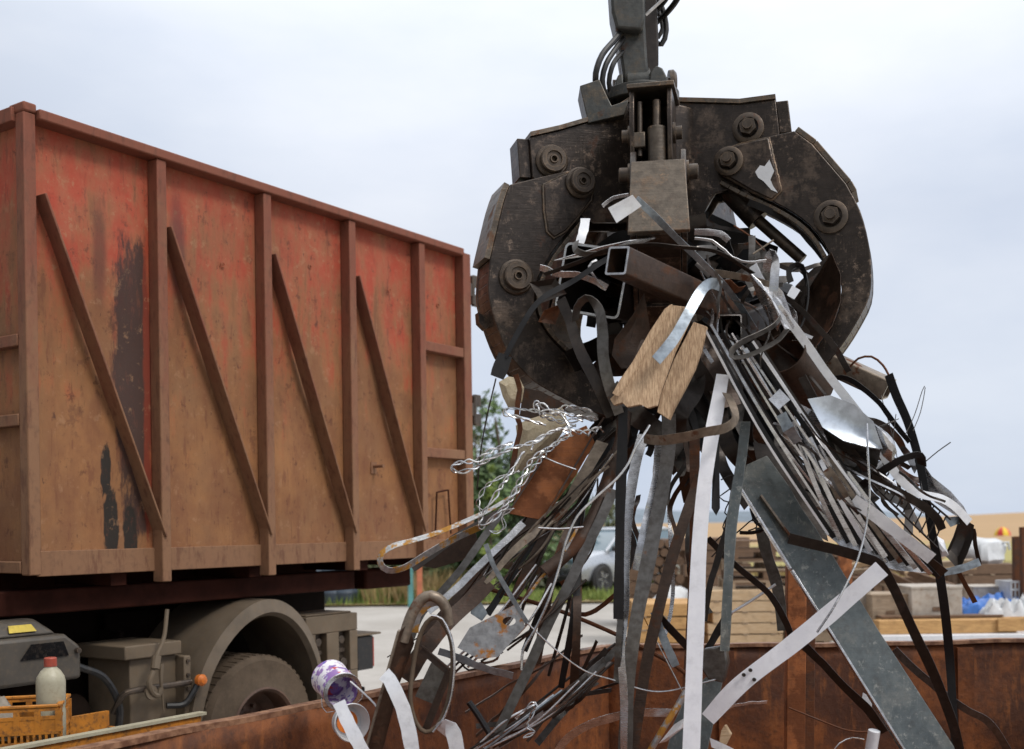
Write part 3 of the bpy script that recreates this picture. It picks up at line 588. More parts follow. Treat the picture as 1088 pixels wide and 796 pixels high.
# white crate
x0, zt = xz(1074, 618, 12.9); x1, zb = xz(1110, 637, 12.9); r_ = thing('plastic_crate', ((x0+x1)/2, 13.1, zb), 'white slatted plastic crate on the blue tarp', 'crate'); c = r_.location
m = MB(); m.box(x0, x1, 12.9, 13.3, zb, zb+.02)
for i in range(9):
    xx = x0+(x1-x0)*i/8; m.box(xx-.008, xx+.008, 12.89, 12.905, zb, zt)
for q in (0, .5, .92): m.box(x0-.01, x1+.01, 12.885, 12.90, zb+(zt-zb)*q, zb+(zt-zb)*q+.025)
m.box(x0-.01, x0+.01, 12.9, 13.3, zb, zt); m.box(x1-.01, x1+.01, 12.9, 13.3, zb, zt); m.box(x0, x1, 13.29, 13.31, zb, zt); m.build('crate_body', 'pale_plastic', r_, c)
# white big bag over brown load further back
x0, zt = xz(1030, 577, 17); x1, zb = xz(1080, 606, 17); g = Vector(((x0+x1)/2, 17.4, .4)); r_ = thing('bulk_bag', g, 'sagging white bulk bag draped over a load by the brown posts', 'bag')
m = MB(); m.ball((g.x, g.y, (zt+zb)/2+.05), .5, .72, .7, .46, 22, .35); m.build('bag_body', 'pale_plastic', r_, g)
m = MB()
for s in (-1, 1): m.tube([(g.x+s*.22, g.y-.2, (zt+zb)/2+.2), (g.x+s*.3, g.y-.25, zt), (g.x+s*.34, g.y-.2, (zt+zb)/2+.1)], .02, 6)
m.build('strap', 'pale_plastic', r_, g)
lumber('low stack of mossy boards under the sagging white bag', 1024, 1086, 600, 640, 16.9, 6, 5, 'wood_old', zb=0.05)
for px0, px1, py, d, lb in ((1078, 1083, 570, 13.0, 'rusty brown steel post, shorter of the pair at the frame edge'), (1086, 1092, 560, 12.8, 'rusty brown steel post, taller of the pair at the frame edge'), (892, 905, 572, 11.5, 'orange-rusty steel post standing behind the dark curved strap')):
    x0, zt = xz(px0, py, d); x1, _ = xz(px1, py, d); m = MB(); m.box(x0, x1, d, d+.02, 0, zt); m.box(x0, x0+.012, d+.021, d+.08, 0, zt-.002); m.box(x1-.012, x1, d+.021, d+.08, 0, zt-.002)
    tag(m.build('steel_post', 'rusty' if px0 > 1000 else 'orange_rust', origin=(x0, d, 0)), lb, 'post')
# small red and yellow tent on the field
x0, zt = xz(1065, 560, 110); g = Vector((x0, 110, -0.1)); r_ = thing('dome_tent', g, 'small round red and yellow tent pitched on the stubble field', 'tent')
for q in range(8):
    m = MB(); a0, a1 = q*PI/4+R(22), (q+1)*PI/4+R(22); vs = []; hh = zt-g.z
    for i in range(9):
        ph = PI/2*i/8
        for a in (a0, (a0+a1)/2, a1):
            k2 = 0.97 if a not in (a0, a1) else 1.0; vs.append((g.x+.62*math.cos(ph)*math.cos(a)*k2*1.2, g.y+.9*math.cos(ph)*math.sin(a)*k2, g.z+hh*math.sin(ph)))
    m.add(vs, [(i*3+j, i*3+j+1, (i+1)*3+j+1, (i+1)*3+j) for i in range(8) for j in (0, 1)]); m.build('panel', 'tent_yellow' if q % 2 else 'tent_red', r_, g)
# ------------------------------------------------------------------ container and truck share one frame: x back along the side, y inwards, z up
C0 = P(33, 607, 5.69); RZ = math.atan2(0.830, 0.558); ZB, ZT = C0.z, C0.z+2.31
def build_container():
    root = thing('roll_off_container', (C0.x, C0.y, 0), 'tall rusty red steel container with ribs and slanting braces, on the truck', 'container', RZ); O = (0, 0, 0)
    L, W = 3.70, 2.35; S = [0.0, .783, 1.582, 2.356, 3.107, 3.64]
    f = 'container_frame'
    for i in range(5):
        m = MB(); a, b = S[i]+.03, S[i+1]-.03
        # slightly buckled sheet
        nx, nz = 14, 30; vs = []
        for j in range(nz+1):
            for q in range(nx+1):
                x = a+(b-a)*q/nx; z_ = ZB+(ZT-ZB)*j/nz; e = min(1, 6*min(q/nx, 1-q/nx, j/nz, 1-j/nz))
                vs.append((x, .0+e*.03*mnoise.noise(Vector((x*2.2, 5.1, z_*1.7))), z_))
        m.add(vs, [(j*(nx+1)+q, j*(nx+1)+q+1, (j+1)*(nx+1)+q+1, (j+1)*(nx+1)+q) for j in range(nz) for q in range(nx)])
        m.build('side_panel', 'container_paint', root, O)
    m = MB(); m.box(0, L-.02, .012, .03, ZB, ZT); m.box(0, L, W-.02, W, ZB, ZT); m.box(L-.04, L-.02, .031, W-.021, ZB, ZT); m.box(.021, L-.041, .031, W-.021, ZB, ZB+.03); m.build('inner_sheet', 'container_paint', root, O)
    m = MB(); m.box(0, .02, .031, W-.021, ZB, ZT-.03); m.build('front_wall', 'container_paint', root, O)
    for i, s in enumerate(S):
        w_ = .042 if i else .05; dz = -.09 if i < 5 else 0
        m = MB(); p = .085
        lo = ZB+dz
        # top-hat rib: web, outer flange
        if i == 0:
            m.box(s-.055, s+.012, -p+.012, -.002, ZB-.02, ZT-.02)
        elif i == 5:
            m.box(s-.035, s+.06, -p, -.002, ZB-.02, ZT-.02)
        else:
            m.box(s-.038, s+.002, -p, -.002, lo, ZT-.050); m.box(s+.002, s+.026, -p, -p+.012, lo, ZT-.050)
        m.build('corner_post' if i in (0, 5) else 'rib', f, root, O, bevel=.006)
    m = MB(); m.box(.018, L-.10, -.10, .05, ZT-.048, ZT+.006); m.build('top_rail', f, root, O, bevel=.008)
    m = MB(); m.box(-.03, L, -.012, .04, ZT+.0065, ZT+.014); m.build('rail_cap', f, root, O, bevel=.004)
    m = MB(); m.box(-.058, .016, -.080, .05, ZT-.019, ZT+.030); m.build('corner_block', f, root, O, bevel=.01)
    m = MB(); m.box(.03, L-.05, -.018, .0, ZB-.03, ZB+.10); m.build('bottom_rail', f, root, O, bevel=.004)
    for i in range(4):
        a, b = S[i]+.047, S[i+1]-.044; m = MB()
        z0, z1 = ZB+1.90, ZB+.22
        t = Vector((b-a, 0, z1-z0)).normalized(); n_ = Vector((-t.z, 0, t.x))*.024
        A, B = Vector((a, 0, z0)), Vector((b+.03, 0, z1-.06))
        # angle iron: a thin standing web and a flat leg
        m.prism([A+n_*.25, A-n_*.30, B-n_*.30, B+n_*.25], (0, -.100, 0)); m.prism([A+n_*.25, A-n_*.30, B-n_*.30, B+n_*.25], (0, 0, 0)) if False else None
        m.build('diagonal_brace', f, root, O, bevel=.004)
    for z_ in (1.52, .74):
        m = MB(); m.box(S[4]+.016, S[5]-.038, -.08, -.003, ZB+z_-.035, ZB+z_+.035); m.build('crossbar', f, root, O, bevel=.005)
    # front wall: crossbars and ribs
    for z_ in (1.16, .76, .02):
        m = MB(); m.box(-.060, -.003, .0, W, ZB+z_-.03, ZB+z_+.03); m.build('crossbar', f, root, O, bevel=.005)
    m = MB(); m.box(-.075, -.003, 0, W, ZT-.06, ZT+.012); m.build('top_rail', f, root, O, bevel=.005)
    for y in (.6, 1.2, 1.8, W-.05):
        m = MB(); m.box(-.072, -.003, y, y+.06, ZB, ZT-.061); m.build('rib', f, root, O, bevel=.005)
    # hinges at the tail end, tailgate
    m = MB(); m.box(L+.012, L+.06, .03, W-.03, ZB, ZT-.02); m.build('tailgate', 'container_paint', root, O, bevel=.005)
    for z_ in (2.03, 1.10):
        m = MB(); m.box(L-.01, L+.055, -.06, -.035, ZB+z_-.05, ZB+z_+.05); m.cyl((L+.075, -.045, ZB+z_-.11), (L+.075, -.045, ZB+z_+.11), .02, n=14)
        m.box(L+.075, L+.15, -.06, -.03, ZB+z_-.12, ZB+z_-.03); m.box(L+.075, L+.15, -.06, -.03, ZB+z_+.03, ZB+z_+.12); m.build('hinge', 'pin', root, O, bevel=.004)
    for z_ in (.62,): 
        m = MB(); m.cyl((2.62, -.002, ZB+z_), (2.62, -.10, ZB+z_), .012, n=10); m.box(2.59, 2.65, -.012, 0, ZB+z_-.05, ZB+z_+.03); m.build('side_peg', f, root, O)
    m = MB(); m.tube(spline([(3.28, -.03, ZB+.12), (3.28, -.05, ZB+.45), (3.42, -.05, ZB+.47), (3.46, -.04, ZB+.14)], kink=True), .007, 8); m.build('latch_bar', 'chassis_red', root, O)
    # lifting eyes and dents
    for s, z_ in ((1.28, 1.78), (2.02, 1.9), (2.82, 1.88), (3.38, 1.86)):
        m = MB(); m.lathe((s, -.004, ZB+z_), (0, -1, 0), [(.010, 0), (.017, .002), (.017, .005), (.010, .006), (.010, 0)], 16); m.build('weld_ring', 'container_paint', root, O)
    # under-floor runners
    m = MB()
    for y in (.55, 1.65): m.box(.05, 2.62, y, y+.12, ZB-.20, ZB-.0)
    for x in (.5, 1.5, 2.5, 3.4): m.box(x, x+.1, .04, W-.04, ZB-.10, ZB-.001)
    m.build('floor_runner', 'chassis_red', root, O)
    return root
cont = build_container()

def build_truck():
    root = thing('hook_lift_truck', (C0.x, C0.y, 0), 'dusty hook-lift truck standing under the rusty red container', 'truck', RZ); O = (0, 0, 0)
    def b(name, mat, f, parent=root, bevel=.008, **k):
        m = MB(); f(m); return m.build(name, mat, parent, O, bevel=bevel, **k)
    for y in (.78, 1.42): b('chassis_rail', 'chassis', lambda m: (m.box(-3.2, 2.95, y, y+.09, .93, 1.22)))
    b('cross_member', 'chassis', lambda m: [m.box(x, x+.1, .871, 1.419, .97, 1.15) for x in (-2.5, -1.5, -.5, .5, 1.1, 2.0, 2.8)])
    b('hoist_beam', 'chassis_red', lambda m: (m.box(-1.2, 2.60, .16, .34, ZB-.235, ZB-.105), m.box(-1.2, 2.55, 2.0, 2.16, ZB-.235, ZB-.105)), bevel=.01)
    b('hoist_beam', 'chassis_red', lambda m: (m.box(2.78, 3.30, .22, .42, ZB-.25, ZB-.105)), bevel=.02)
    b('hoist_frame', 'chassis', lambda m: (m.box(-1.6, 2.5, 1.0, 1.3, ZB-.25, ZB-.12), m.box(-.4, 2.4, .44, .52, ZB-.26, ZB-.21), m.box(-.6, .55, .9, 1.35, .5, .92)))
    # rear axle wheels
    wc = (1.58, 0, .455)
    def wheel(x, y, sgn, R_=.455):
        w_ = MB(); w_.lathe((x, y, R_), (0, -sgn, 0), [(.255, .02), (.30, .0), (R_-.03, .0), (R_, -.04+.0), (R_+.004, -.14), (R_, -.24), (R_-.03, -.28), (.30, -.28), (.255, -.26), (.255, .02)], 64)
        # tread lugs
        for q in range(56):
            a = 2*PI*q/56; cx_, cz_ = math.cos(a), math.sin(a); t = Vector((-cz_, 0, cx_)); r = Vector((cx_, 0, cz_)); c_ = Vector((x, y, R_))+r*(R_+.004)
            for yo in (0.035, .17):
                p0 = c_+Vector((0, sgn*yo, 0)); w_.hexa([p0-t*.017-r*.02, p0+t*.017-r*.02, p0+t*.017-r*.02+Vector((0, sgn*.085, 0)), p0-t*.017-r*.02+Vector((0, sgn*.085, 0)),
                                                      p0-t*.014+r*.001, p0+t*.014+r*.001, p0+t*.014+r*.001+Vector((0, sgn*.085, 0)), p0-t*.014+r*.001+Vector((0, sgn*.085, 0))])
        wh = w_.build('wheel', 'rubber', root, O, ang=30)
        r_ = MB(); r_.lathe((x, y, R_), (0, -sgn, 0), [(.262, .022), (.25, .03), (.235, .015), (.225, -.10), (.17, -.15), (.10, -.13), (.085, -.06), (.07, -.03), (0, -.025)], 48)
        for q in range(10):
            a = 2*PI*q/10; p0 = Vector((x+math.cos(a)*.135, y+sgn*.145, R_+math.sin(a)*.135)); r_.cyl(p0, p0-Vector((0, sgn*.035, 0)), .013, n=6)
        r_.build('rim', 'rim', wh, O); return wh
    wheel(1.58, .03, 1); wheel(1.58, .36, 1); wheel(1.545, 2.3, -1); wheel(1.545, 1.97, -1)
    wheel(-2.15, .05, 1); wheel(-2.15, 2.28, -1)
    # mudguard: half-barrel shell with a rolled lip
    for (yy, s) in ((.0, 1), (2.33, -1)):
        m = MB(); cx_, cz_, n = 1.62, .46, 36; pts = []
        for i in range(n+1):
            a = R(196)-R(212)*i/n; rx = .52+.12*max(0, -math.cos(a)); pts.append((cx_+rx*math.cos(a)*(1 if abs(math.cos(a)) < .9 else .985), cz_+.80*max(math.sin(a), -.35)))
        vs = []
        for (x, z_) in pts:
            dx, dz = (x-cx_)*.06/.6, (z_-cz_)*.06/.6
            vs += [(x, yy-s*.0, z_), (x-dx, yy-s*.02, z_-dz), (x-dx*1.3, yy+s*.02, z_-dz*1.3), (x-dx*.5, yy+s*.03, z_-dz*.5), (x-dx*.5, yy+s*.62, z_-dz*.5), (x, yy+s*.62, z_)]
        k = 6; m.add(vs, [(i*k+j, i*k+(j+1) % k, (i+1)*k+(j+1) % k, (i+1)*k+j) for i in range(n) for j in range(k)]+[tuple(range(k))[::-1], tuple(range(n*k, (n+1)*k))]); m.build('mudguard', 'mudguard', root, O, ang=40)
    # rear light box with two recessed sockets
    def lb(m):
        m.box(2.12, 2.63, .17, .52, .48, .70); m.box(2.12, 2.63, .17, .52, .98, 1.10)
        m.box(2.12, 2.21, .17, .52, .701, .979); m.box(2.32, 2.44, .17, .52, .701, .979); m.box(2.55, 2.63, .17, .52, .701, .979); m.box(2.125, 2.62, .24, .51, .71, .97)
    box = b('light_box', 'truckbox', lb, bevel=.006)
    for x0 in (2.215, 2.445):
        b('socket', 'pin', lambda m: (m.box(x0, x0+.10, .225, .238, .705, .975), m.cyl((x0+.05, .225, .92), (x0+.05, .195, .92), .028, n=16), m.box(x0+.01, x0+.09, .205, .225, .83, .86), m.cyl((x0+.05, .225, .76), (x0+.05, .18, .76), .034, n=16)), box, .003)
    b('top_lid', 'truckbox', lambda m: m.box(2.15, 2.60, .20, .50, 1.101, 1.112), box, .01)
    b('side_marker', 'orange_lens', lambda m: m.lathe((2.17, .168, .76), (0, -1, 0), [(.045, 0), (.045, .02), (.03, .03), (0, .034)], 20), root, 0)
    b('side_marker', 'orange_lens', lambda m: m.lathe((1.035, -.03, .83), (0, -1, 0), [(.032, 0), (.034, .03), (.02, .05), (0, .055)], 20), root, 0)
    b('marker_arm', 'hose', lambda m: m.tube(spline([(.86, .04, .70), (.95, .0, .70), (1.0, -.02, .76), (1.035, -.028, .82)]), .018, 8), root, 0)
    tl = b('tail_lamp', 'hose', lambda m: m.box(2.66, 2.83, .20, .46, .68, .92)); b('lens', 'red_lens', lambda m: m.box(2.831, 2.855, .21, .45, .69, .91), tl, .01)
    b('lamp_hood', 'truckbox', lambda m: m.box(2.64, 2.90, .18, .48, .925, .94)); b('tow_bar', 'chassis', lambda m: (m.box(2.7, 2.85, .3, 2.0, .42, .54), m.box(2.7, 2.8, .35, .42, .5, .67)))
    # tool bracket with shackle and hook beside the mudguard
    tb = b('tool_locker', 'truckbox', lambda m: (m.box(.66, .98, .10, .48, .52, .98), m.box(.60, .99, .06, .50, .981, 1.06), m.box(.981, 1.03, .03, .48, .50, .97)), bevel=.008)
    b('mounting_strip', 'pin', lambda m: [m.cyl((1.005, .03, .62+i*.08), (1.005, .02, .62+i*.08), .012, n=8) for i in range(5)], tb, 0)
    b('hand_rail', 'pin', lambda m: m.tube(spline([(.55, .10, .70), (.55, .02, .80), (.62, .0, .82), (.9, .0, .82), (1.0, .0, .82)]), .018, 10), tb, 0)
    def hk(m):
        m.tube(spline([(.84, .0, 1.25), (.80, -.02, 1.10), (.74, -.03, 1.0), (.71, -.03, .92)]), .012, 8); m.tube(spline([(.74, -.03, 1.0), (.72, -.04, .93)]), .026, 10)
        m.tube(spline([(.71, -.04, .92), (.68, -.04, .86), (.70, -.04, .80), (.74, -.04, .78), (.76, -.04, .82)]), .016, 8); m.tube(spline([(.77, -.03, .95), (.76, -.04, .85), (.77, -.04, .74), (.775, -.04, .68)]), .014, 8, taper=.003)
        m.lathe((.70, -.03, .80), (0, -1, .2), [(.022, -.008), (.04, -.008), (.04, .008), (.022, .008), (.022, -.008)], 20)
    b('lifting_hook', 'truckbox', hk, tb, 0)
    b('air_hose', 'hose', lambda m: m.tube(spline([(.33, .10, .98), (.48, .08, .90), (.56, .06, .72), (.52, .08, .52), (.42, .12, .42)]), .02, 8), root, 0)
    # grey housing with a dark window and a yellow sticker
    def hs(m):
        m.prism([(-.30, -.02, .93), (.27, -.02, .93), (.27, -.02, 1.10), (.18, -.02, 1.17), (-.30, -.02, 1.17)], (0, .5, 0)); m.prism([(-.28, .03, 1.171), (.17, .03, 1.171), (.08, .10, 1.255), (-.22, .10, 1.255)], (0, .36, 0))
    h = b('pump_housing', 'plastic_grey', hs, bevel=.02)
    b('window', 'dark_glass', lambda m: m.prism([(-.08, -.028, 1.06), (.19, -.028, 1.06), (.16, -.028, 1.135), (-.02, -.028, 1.135)], (0, .006, 0)), h, 0)
    b('sticker', 'yellow_label', lambda m: m.prism([(-.10, .035, 1.195), (.05, .035, 1.195), (.035, .06, 1.23), (-.09, .06, 1.23)], (0, .004, 0)), h, 0)
    b('bolt', 'pin', lambda m: m.cyl((.24, -.045, 1.08), (.24, -.018, 1.08), .014, n=10), h, 0)
    b('dark_backing', 'chassis', lambda m: (m.box(.95, 2.2, .70, .73, .22, 1.2), m.box(2.14, 2.165, .30, .7, .3, .47), m.box(.9, .93, .5, .7, .3, 1.1)))  # dark panels added to block the bright ground showing past the wheel
    b('side_skirt', 'chassis', lambda m: (m.box(-.6, .95, .60, .64, .25, .95), m.box(-1.0, -.32, .05, .6, .45, .98)))
    b('air_tank', 'chassis', lambda m: (m.cyl((-.1, .5, .62), (.6, .5, .62), .15, n=24)), root, 0)
    # cab ahead of the container
    def cab(m):
        m.hexa([(-3.5, .02, .95), (-1.5, .02, .95), (-1.5, 2.33, .95), (-3.5, 2.33, .95), (-3.42, .06, 2.95), (-1.5, .06, 2.95), (-1.5, 2.29, 2.95), (-3.42, 2.29, 2.95)])
    cb = b('cab', 'white', cab, bevel=.06); b('side_window', 'glass', lambda m: m.box(-3.1, -2.1, -.0, .02, 1.9, 2.6) or m.box(-3.1, -2.1, 2.33, 2.345, 1.9, 2.6), cb, .01)
    b('windscreen', 'glass', lambda m: m.hexa([(-3.50, .2, 1.8), (-3.46, .2, 1.8), (-3.46, 2.15, 1.8), (-3.50, 2.15, 1.8), (-3.46, .2, 2.7), (-3.40, .2, 2.7), (-3.40, 2.15, 2.7), (-3.46, 2.15, 2.7)]), cb, .005)
    b('bumper', 'car_dark', lambda m: m.box(-3.62, -3.3, .05, 2.3, .45, .9), root, .04)
    return root
build_truck()

# ------------------------------------------------------------------ skip the scrap is dropped into
SK = P(644, 689, 6.40); ZS = SK.z; d_ = Vector((math.sin(math.atan2(808, 1200)), math.cos(math.atan2(808, 1200)), 0)); nrm = Vector((d_.y, -d_.x, 0))
def build_skip():
    A = Vector((SK.x, SK.y, 0)); Bn = A-d_*4.6; Cc = Vector((3.5, 6.40, 0)); Dd = Vector((2.6, 2.0, 0))
    root = thing('scrap_skip', ((A+Cc)/2).to_tuple(), 'deep rust-brown open steel skip under the grapple', 'skip'); O = root.location
    def wall(name, a, b_, inw, z1, mat='skip_steel'):
        m = MB(); n = max(8, int((b_-a).length/.12)); vs = []; nz = 12
        for j in range(nz+1):
            for i in range(n+1):
                q = a.lerp(b_, i/n); e = min(1, 4*min(i/n, 1-i/n)); zz_ = .08+(z1-.08)*j/nz; q = q+inw*(e*.03*mnoise.noise(Vector((q.x*1.5, q.y*1.5, zz_*2)))); vs.append((q.x, q.y, zz_+(0.014*mnoise.noise(Vector((q.x*2, q.y*2, 3))) if j == nz else 0)))
        fs = [(j*(n+1)+i, j*(n+1)+i+1, (j+1)*(n+1)+i+1, (j+1)*(n+1)+i) for j in range(nz) for i in range(n)]
        m.add(vs, fs); w_ = m.build(name, mat, root, O); so_ = w_.modifiers.new('t', 'SOLIDIFY'); so_.thickness = .035; so_.offset = 0
        return w_
    wall('left_wall', Bn, A, nrm, ZS); wall('rear_wall', A+Vector((-.03, 0, 0)), Cc, Vector((0, -1, 0)), ZS+.0); wall('right_wall', Cc, Dd, Vector((-1, 0, 0)), ZS)
    wall('front_wall', Dd, Bn, Vector((0, 1, 0)), ZS-.25)
    def rim(a, b_, z_):
        m = MB(); pts = spline([a, a.lerp(b_, .5), b_], .12); 
        for i in range(len(pts)-1):
            p0, p1 = pts[i].copy(), pts[i+1].copy()
            for q in (p0, p1): q.z = z_+.012*mnoise.noise(Vector((q.x*2, q.y*2, 3)))+.006
            t = (p1-p0).normalized(); x = Vector((t.y, -t.x, 0))*.03; y = Vector((0, 0, .010))
            m.hexa([p0-x-y, p0+x-y, p1+x-y, p1-x-y, p0-x+y, p0+x+y, p1+x+y, p1-x+y])
        m.build('rim', 'skip_rim', root, O)
    rim(Bn, A, ZS+.004); rim(A, Cc, ZS+.004); rim(Cc, Dd, ZS+.004)
    m = MB(); m.add([(p.x, p.y, .08) for p in (Bn, Dd, Cc, A)], [(0, 1, 2, 3)]); m.prism([(p.x, p.y, .02) for p in (Bn, Dd, Cc, A)], (0, 0, .05)); m.build('floor', 'skip_steel', root, O)
    for px in (1000,): pass
    for x in (1.15, 2.5):
        m = MB(); m.box(x, x+.09, 6.36, 6.385, .1, ZS-.02); m.build('rib', 'skip_steel', root, O)
    return root
build_skip()
# ochre-edged deck alongside the skip carrying the crate
def build_tray():
    E = P(212, 760, 4.8); zt = E.z; a = Vector((E.x, E.y, 0)); root = thing('yellow_tray', (a-d_*1.5).to_tuple(), 'yellow painted steel tray beside the skip, pale worn rim', 'tray'); O = root.location; n_ = -nrm
    def wl(p, q, z0, z1, th=.02):
        m = MB(); x = (q-p).normalized().cross(Vector((0, 0, 1)))*th/2
        m.hexa([Vector((v.x, v.y, zz_)) for zz_ in (z0, z1) for v in (p-x, p+x, q+x, q-x)]); return m
    b0 = a-d_*2.6; c = a+n_*.62; e = b0+n_*.62
    wl(a, b0, .55, zt).build('near_wall', 'yellow', root, O); wl(c, e, .55, zt-.03).build('far_wall', 'yellow', root, O); wl(a+n_*.011, c-n_*.011, .55, zt-.10).build('end_wall', 'yellow', root, O)
    m = wl(a+d_*.02, b0, zt+.001, zt+.013, .045); m.build('rim', 'milky', root, O)
    m = MB(); m.prism([(p.x, p.y, zt-.13) for p in (a, b0, e, c)], (0, 0, .02)); m.build('deck', 'chassis', root, O)
    m = MB()
    for p in (a-d_*.3+n_*.1, a-d_*.3+n_*.5, b0+n_*.1+d_*.3, b0+n_*.5+d_*.3): m.box(p.x-.04, p.x+.04, p.y-.04, p.y+.04, 0, .56)
    m.build('leg', 'chassis', root, O); return zt-.11
zdeck = build_tray()
# yellow crate with a milky bottle and cloth
def build_crate():
    q = P(41, 745, 4.62); root = thing('yellow_crate', (q.x, q.y, zdeck-.02), 'dirty yellow perforated plastic crate on the tray beside the truck', 'crate', R(14)); O = (0, 0, 0)
    w, dp, h = .40, .30, .20; x1 = .075; x0 = x1-w
    m = MB(); m.box(x0, x1, 0, dp, 0, .012)
    for (xa, xb, ya, yb) in ((x0, x1, 0, .0), (x0, x1, dp, .0)):
        for z_ in (0.0, .045, .09, .15, .185): m.box(x0, x1, ya-.006, ya+.006, z_, z_+.014)
        n = 17
        for i in range(n+1):
            xx = x0+(x1-x0)*i/n; m.box(xx-.005, xx+.005, ya-.005, ya+.005, .002, .10)
        for i in range(6): xx = x0+(x1-x0)*i/5; m.box(xx-.012, xx+.012, ya-.0065, ya+.0065, .10, .19)
        m.box(x0, x1, ya-.004, ya+.004, .10, .152)
    for xa in (x0, x1):
        for z_ in (0.0, .045, .09, .15, .185): m.box(xa-.006, xa+.006, .006, dp-.006, z_, z_+.014)
        for i in range(9): yy = dp*i/8; m.box(xa-.005, xa+.005, yy-.005, yy+.005, .002, .19)
        m.box(xa-.004, xa+.004, .01, dp-.01, .10, .152)
    m.build('crate_body', 'yellow', root, O); m = MB(); 
    for (a, b_) in (((x0, 0), (x1, 0)), ((x1, 0), (x1, dp)), ((x1, dp), (x0, dp)), ((x0, dp), (x0, 0))): m.bar((a[0], a[1], .205), (b_[0], b_[1], .205), .022, .012)
    m.build('rim', 'yellow', root, O, bevel=.003)
    M_ = root.matrix_basis
    bt = M_ @ Vector((x1-.045, .12, .05)); r2 = thing('milky_bottle', bt, 'grimy milky plastic bottle with red cap standing in the yellow crate', 'bottle'); 
    m = MB(); m.lathe(bt, (0, 0, 1), [(0, 0), (.052, 0), (.058, .01), (.058, .12), (.055, .13), (.058, .14), (.059, .24), (.054, .262), (.040, .285), (.024, .30), (.022, .312), (0, .312)], 32); m.build('body', 'milky', r2, bt, ang=50)
    m = MB(); m.lathe(bt, (0, 0, 1), [(.0225, .304), (.026, .304), (.026, .337), (.023, .341), (0, .341)], 24); m.build('cap', 'red_cap', r2, bt)
    m = MB(); c = M_ @ Vector((x0+.10, .13, .0)); vs = []
    n = 14
    for j in range(n+1):
        for i in range(n+1):
            u, v = i/n-.5, j/n-.5; hh = .30-.26*max(abs(u), abs(v))*2+.03*mnoise.noise(Vector((u*6, v*6, 1)))+(.03 if u > .1 else 0); vs.append(c+Vector((u*.27, v*.2, max(.04, hh))))
    m.add(vs, [(j*(n+1)+i, j*(n+1)+i+1, (j+1)*(n+1)+i+1, (j+1)*(n+1)+i) for j in range(n) for i in range(n)]); o = m.build('folded_sack', 'canvas', origin=c, ang=25); s = o.modifiers.new('t', 'SOLIDIFY'); s.thickness = .004
    tag(o, 'peaked grey-brown sack stuffed in the yellow crate beside the bottle', 'sack')
build_crate()
# paint tin lying on the skip wall, and its lid
def build_tin():
    a, b_ = P(352, 722, 4.22), P(374, 746, 4.02); ax = (b_-a).normalized(); root = thing('paint_tin', a, 'open paint tin with purple and white label tipped on the skip wall', 'paint tin'); O = a; L = .15; r = .068
    m = MB(); m.lathe(a-ax*.02, ax, [(0, .004), (r-.004, .004), (r-.004, 0), (r+.003, 0), (r+.003, .006), (r, .008), (r, L-.004), (r+.003, L), (r-.003, L+.002), (r-.006, L-.004), (r-.008, .02), (0, .02)], 40); m.build('body', 'can_label', root, O)
    m = MB(); m.lathe(a-ax*.02, ax, [(r+.001, L-.006), (r+.0045, L-.003), (r+.004, L+.004), (r-.010, L+.004), (r-.010, L-.002), (r+.001, L-.006)], 40); m.build('rim', 'wire_silver', root, O)
    m = MB(); x = ax.orthogonal().normalized(); c = a+ax*.05
    m.tube(spline([c+x*(r+.004), c+x*(r+.03)+Vector((.04, -.02, -.03)), c+Vector((.10, -.03, -.05)), c-x*(r+.004)]), .0018, 6); m.build('wire_handle', 'wire_silver', root, O)
    c = P(374, 768, 3.98); root = thing('clear_tub', c, 'clear round tub with an orange-red base below the purple paint tin', 'tub'); v = (CAMZ and (Vector((0, 0, CAMZ))-c).normalized()+Vector((.5, 0, -.1))).normalized()
    m = MB(); m.lathe(c, v, [(.055, -.05), (.066, .0), (.069, .003), (.066, .006), (.053, -.045), (0, -.045)], 36); m.build('tub_body', 'pale_plastic', root, c)
    m = MB(); m.lathe(c, v, [(.040, -.043), (.040, -.038), (0, -.036)], 30); m.build('base_disc', 'orange_lens', root, c)
build_tin()
